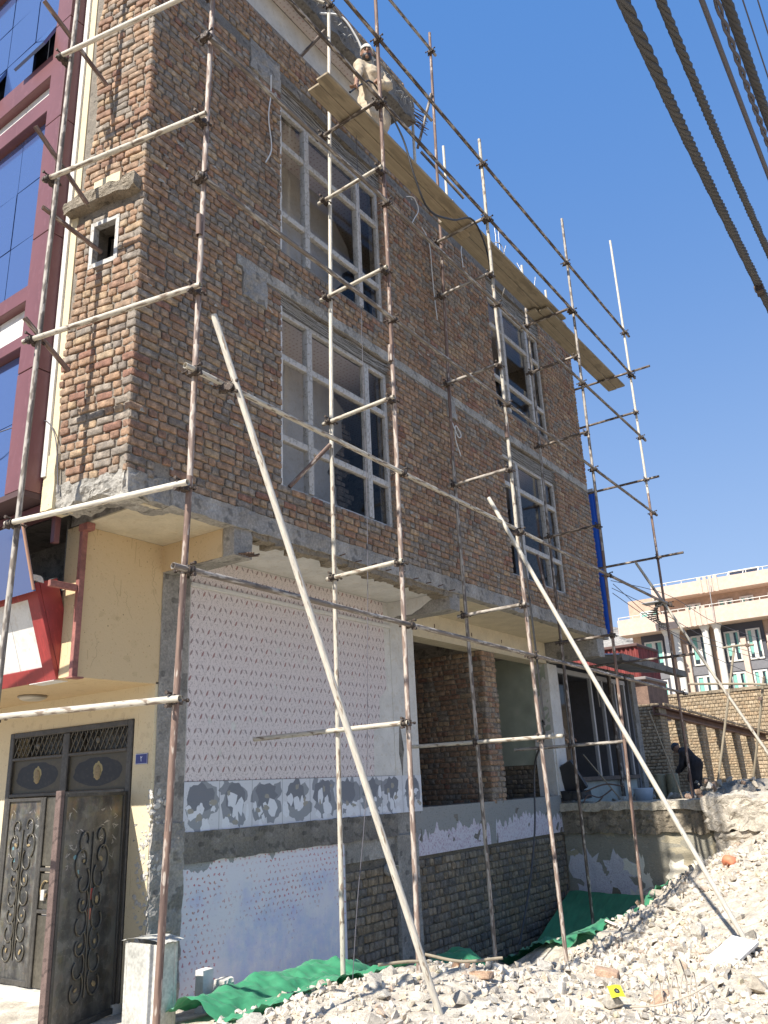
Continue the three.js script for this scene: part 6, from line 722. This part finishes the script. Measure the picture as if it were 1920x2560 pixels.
// ---------------------------------------------------------------- peach apartment building
{ const a = thing('apartment_building', 'peach apartment block with white columns, dark window surrounds and long balconies', 'building'); const mP = M(lin(0.70, 0.55, 0.46), { map: tPlas }), mPd = M(lin(0.58, 0.42, 0.32), { map: tPlas }), mDk = M(lin(0.075, 0.075, 0.09), { roughness: 0.7 }), mGy = M(lin(0.20, 0.20, 0.22), { roughness: 0.7, map: tPlas }), mWt = M(lin(0.78, 0.76, 0.72), { map: tPlas }), mTeal = M(lin(0.20, 0.45, 0.38), { roughness: 0.8 }), mGl = new THREE.MeshPhysicalMaterial({ color: lin(0.03, 0.04, 0.045), roughness: 0.08 });
  const Z0 = -62; part('wall', box(-16.3, 6, 2, 15, -75, Z0), mPd, a);
  part('balcony', box(-16.8, 6, 12.30, 13.55, Z0, Z0 + 1.7), mP, a); part('roof_parapet', box(-13.8, 6, 14.75, 15.75, Z0, Z0 + 1.5), mP, a); part('roof', box(-16.3, 6, 15.0, 15.3, -75, Z0), mPd, a);
  for (const x of [-11.2, -10.8, -10.4, -10.0]) { part('fin', box(x - 0.12, x + 0.12, 12.25, 13.75, Z0 + 1.7, Z0 + 1.78), mP, a); part('fin', box(x + 1.2 - 0.12, x + 1.2 + 0.12, 14.7, 15.95, Z0 + 1.5, Z0 + 1.58), mP, a); }
  for (const [x0, x1, y] of [[-16.8, 6, 13.75], [-13.8, 6, 15.95]]) { part('railing', cbox(x0, x1, y, y + 0.06, Z0 + 1.4, Z0 + 1.5, 0.02), mWt, a); for (let x = x0; x < 2; x += 1.2) part('baluster', cbox(x, x + 0.06, y - 0.25, y, Z0 + 1.42, Z0 + 1.48, 0.01), mWt, a); }
  const bays = [[-15.35, -13.9], [-11.7, -10.5], [-9.2, -8.1], [-7.6, -6.6], [-5.6, -4.2], [-3, -1.6]];
  for (const [x0, x1] of bays) { const c = (x0 + x1) / 2; part('window_surround', box(x0 - 0.25, x1 + 0.25, 2.5, 12.3, Z0, Z0 + 0.12), mDk, a); part('spandrel', box(x0 - 0.24, x1 + 0.24, 8.75, 9.4, Z0 + 0.12, Z0 + 0.16), mGy, a);
    for (const [y0, y1] of [[9.45, 11.75], [6.6, 8.65], [13.65, 14.25]]) { const w = new THREE.Group(); w.name = 'window'; a.add(w); const zf = Z0 + 0.2; part('pane', box(x0 + 0.1, x1 - 0.1, y0 + 0.1, y1 - 0.1, zf - 0.06, zf - 0.03), mGl, w); part('frame', [cbox(x0, x0 + 0.12, y0, y1, zf - 0.06, zf + 0.05, 0.01), cbox(x1 - 0.12, x1, y0, y1, zf - 0.06, zf + 0.05, 0.01), cbox(x0 + 0.12, x1 - 0.12, y0, y0 + 0.12, zf - 0.06, zf + 0.05, 0.01), cbox(x0 + 0.12, x1 - 0.12, y1 - 0.12, y1, zf - 0.06, zf + 0.05, 0.01)], mWt, w); part('mullion', cbox(c - 0.14, c + 0.14, y0 + 0.12, y1 - 0.12, zf - 0.05, zf + 0.04, 0.01), mWt, w); part('blind', box(x0 + 0.14, c - 0.16, y1 - (y1 - y0) * 0.8, y1 - 0.13, zf - 0.03, zf - 0.02), mTeal, w); part('blind', box(c + 0.3, x1 - 0.14, y1 - (y1 - y0) * 0.75, y1 - 0.13, zf - 0.03, zf - 0.02), mTeal, w); } }
  for (const x of [-13.2, -12.5, -10.3, -9.42]) { const c = new THREE.CylinderGeometry(0.24, 0.26, 6, 16); c.translate(x, 9.1, Z0 + 1.1); part('column', c, mWt, a); part('capital', [new THREE.CylinderGeometry(0.42, 0.25, 0.4, 16).translate(x, 12.1, Z0 + 1.1)], mWt, a); }
  for (const x of [-12.1, -7.85, -6.0, -3.6]) part('pilaster', cbox(x - 0.2, x + 0.2, 2.5, 11.2, Z0, Z0 + 0.5, 0.02), mP, a); part('pilaster', cbox(-16.2, -15.6, 2.5, 10.4, Z0, Z0 + 0.5, 0.02), mP, a); part('porch_wall', box(-13.5, -12.3, 2, 7, Z0 + 0.5, Z0 + 2.5), mP, a);
  settle(a, -6, 2, -68);
  const sp = thing('solar_panel', 'tilted dark solar panel on the roof of the peach building', 'solar panel'); const pg = patch(1, 1, (u, v) => [-8.2 + 2.2 * u, 15.5 + 0.9 * v + (u - 0.5) * 0, -61.4 - 1.2 * v]); part('cells', pg, M(lin(0.02, 0.025, 0.04), { roughness: 0.25 }), sp); part('panel_frame', [rod([[-8.3, 15.45, -61.3], [-8.2, 16.45, -62.6]], 0.06, 6, 2), rod([[-6.0, 15.45, -61.3], [-6.0, 16.45, -62.6]], 0.06, 6, 2), rod([[-8.2, 16.45, -62.6], [-6.0, 16.45, -62.6]], 0.06, 6, 2), rod([[-7.1, 15.45, -61.3], [-7.1, 16.45, -62.6]], 0.04, 6, 2)], mWt, sp); settle(sp, -7, 15.4, -62);
  const st = thing('spiral_stair', 'dark metal spiral stair at the left end of the peach building', 'stair'); for (let k = 0; k < 16; k++) { const g = cbox(0, 0.75, 0, 0.05, -0.15, 0.15, 0.01); g.rotateY(k * 0.45); g.translate(-13.0, 12.2 + k * 0.13, -58.5); part('tread', g, M(lin(0.10, 0.095, 0.09)), st); } part('core', tube(V(-13, 12, -58.5), V(-13, 14.6, -58.5), 0.07, 8), mCoupler, st); part('landing', cbox(-13.9, -12.2, 14.1, 14.2, -59, -57.9, 0.02), M(lin(0.3, 0.3, 0.3)), st); settle(st, -13, 12, -58.5);
  line('lightning_rod', 'thin mast standing before the balcony of the peach building', 'mast', [[-9.3, 12.4, -60], [-9.26, 14, -60], [-9.22, 15.6, -60]], 0.03, mWire); }
// ---------------------------------------------------------------- hill
{ const g = patch(80, 24, (u, v) => { const x = -190 + 260 * u, z = -135 - 90 * v, y = 45 * Math.sin(Math.PI * Math.min(1, v * 0.6 + 0.02)) * (0.55 + 0.5 * sst(-20, -120, x)) * (0.8 + 0.35 * n3(u * 7, v * 4, 1, 3)); return [x, y * sst(20, -25, x) + 2 + 2.2 * f3(u * 26, v * 12, 0, 4), z]; }, (u, v, p) => [p[0] / 20, p[2] / 20]); structure('hill', g, M(lin(0.46, 0.44, 0.41), { map: tConc, bump: tConcB, bs: 1 })); }
// small things on the rubble
{ const o = thing('yellow_card', 'yellow card with a black dot lying on the rubble', 'card'); const t = canvasTex(128, 128, (g) => { g.fillStyle = '#e3dc2e'; g.fillRect(0, 0, 128, 128); g.fillStyle = '#33332c'; g.beginPath(); g.ellipse(70, 62, 26, 30, 0, 0, 7); g.fill(); g.fillStyle = '#77766a'; g.beginPath(); g.ellipse(70, 62, 9, 11, 0, 0, 7); g.fill(); }); const g = patch(6, 6, (u, v) => [0.11 * (u - 0.5), 0.01 * Math.sin(u * 3), 0.11 * (v - 0.5)]); g.rotateX(0.6); g.rotateY(0.7); g.translate(2.72, H(2.72, -2.8) + 0.13, -2.8); part('card_face', g, M(0xffffff, { map: t }), o); settle(o, 2.72, H(2.72, -2.8), -2.8); }
{ const o = thing('orange_bundle', 'crumpled orange bag on the upper slope of the rubble', 'bag'); const y = H(2.18, -8.78); part('bag', nets((x, yy, z) => Math.hypot((x - 2.18) / 0.11, (yy - y - 0.06) / 0.085, (z + 8.78) / 0.1) * 0.1 - 0.1 + 0.04 * f3(x * 12, yy * 12, z * 12, 5), [1.85, y - 0.15, -9.1], [2.5, y + 0.42, -8.45], 0.022), M(lin(0.62, 0.21, 0.11), { roughness: 0.6 }), o); part('knot', rough(2.16, 2.2, y + 0.12, y + 0.17, -8.8, -8.76, 0.02, 0.02, 20), M(lin(0.68, 0.4, 0.3)), o); settle(o, 2.18, y, -8.78); }
{ const y = H(3.05, -4.9); const o = thing('white_board', 'blank white board lying on the rubble at the foot of the prop', 'board'); const g = rough(-0.13, 0.13, -0.015, 0.015, -0.42, 0.36, 0.004, 0.08); g.rotateY(-0.18); g.rotateX(0.22); g.rotateZ(-0.1); g.translate(3.08, y + 0.06, -4.7); part('board', g, M(lin(0.82, 0.82, 0.81), { roughness: 0.6, map: tPlas }), o); settle(o, 3.06, y, -4.85); }
{ const o = thing('rebar_cage', 'bent bar cage half buried in the rubble', 'rebar'); const y = H(3.1, -2.95) + 0.03; for (let k = 0; k < 5; k++) part('stirrup', rod([[2.98 + 0.07 * k, y, -3.08], [2.98 + 0.07 * k, y + 0.16 + 0.02 * k, -3.06], [3.0 + 0.07 * k, y + 0.15, -2.85], [3.0 + 0.07 * k, y, -2.83]], 0.005, 5, 14), M(lin(0.45, 0.38, 0.3)), o); part('long_bar', rod([[2.8, y, -2.85], [3.05, y + 0.05, -2.78], [3.3, y + 0.14, -2.8], [3.42, y + 0.2, -2.95]], 0.007, 5, 16), M(lin(0.45, 0.38, 0.3)), o); settle(o, 3.1, y, -2.95); }
line('wood_stick', 'weathered grey stick lying on the rubble near the long raking prop', 'stick', [[1.35, 0.42, -2.2], [1.6, 0.36, -2.35], [1.85, 0.36, -2.6]], 0.012, mPlankOld);
line('wood_stick', 'short grey stick by the foot of the pole in the rubble', 'stick', [[1.2, 0.41, -1.75], [1.35, 0.41, -1.95], [1.45, 0.39, -2.1]], 0.012, mPlankOld);
renderer.render(scene, camera);
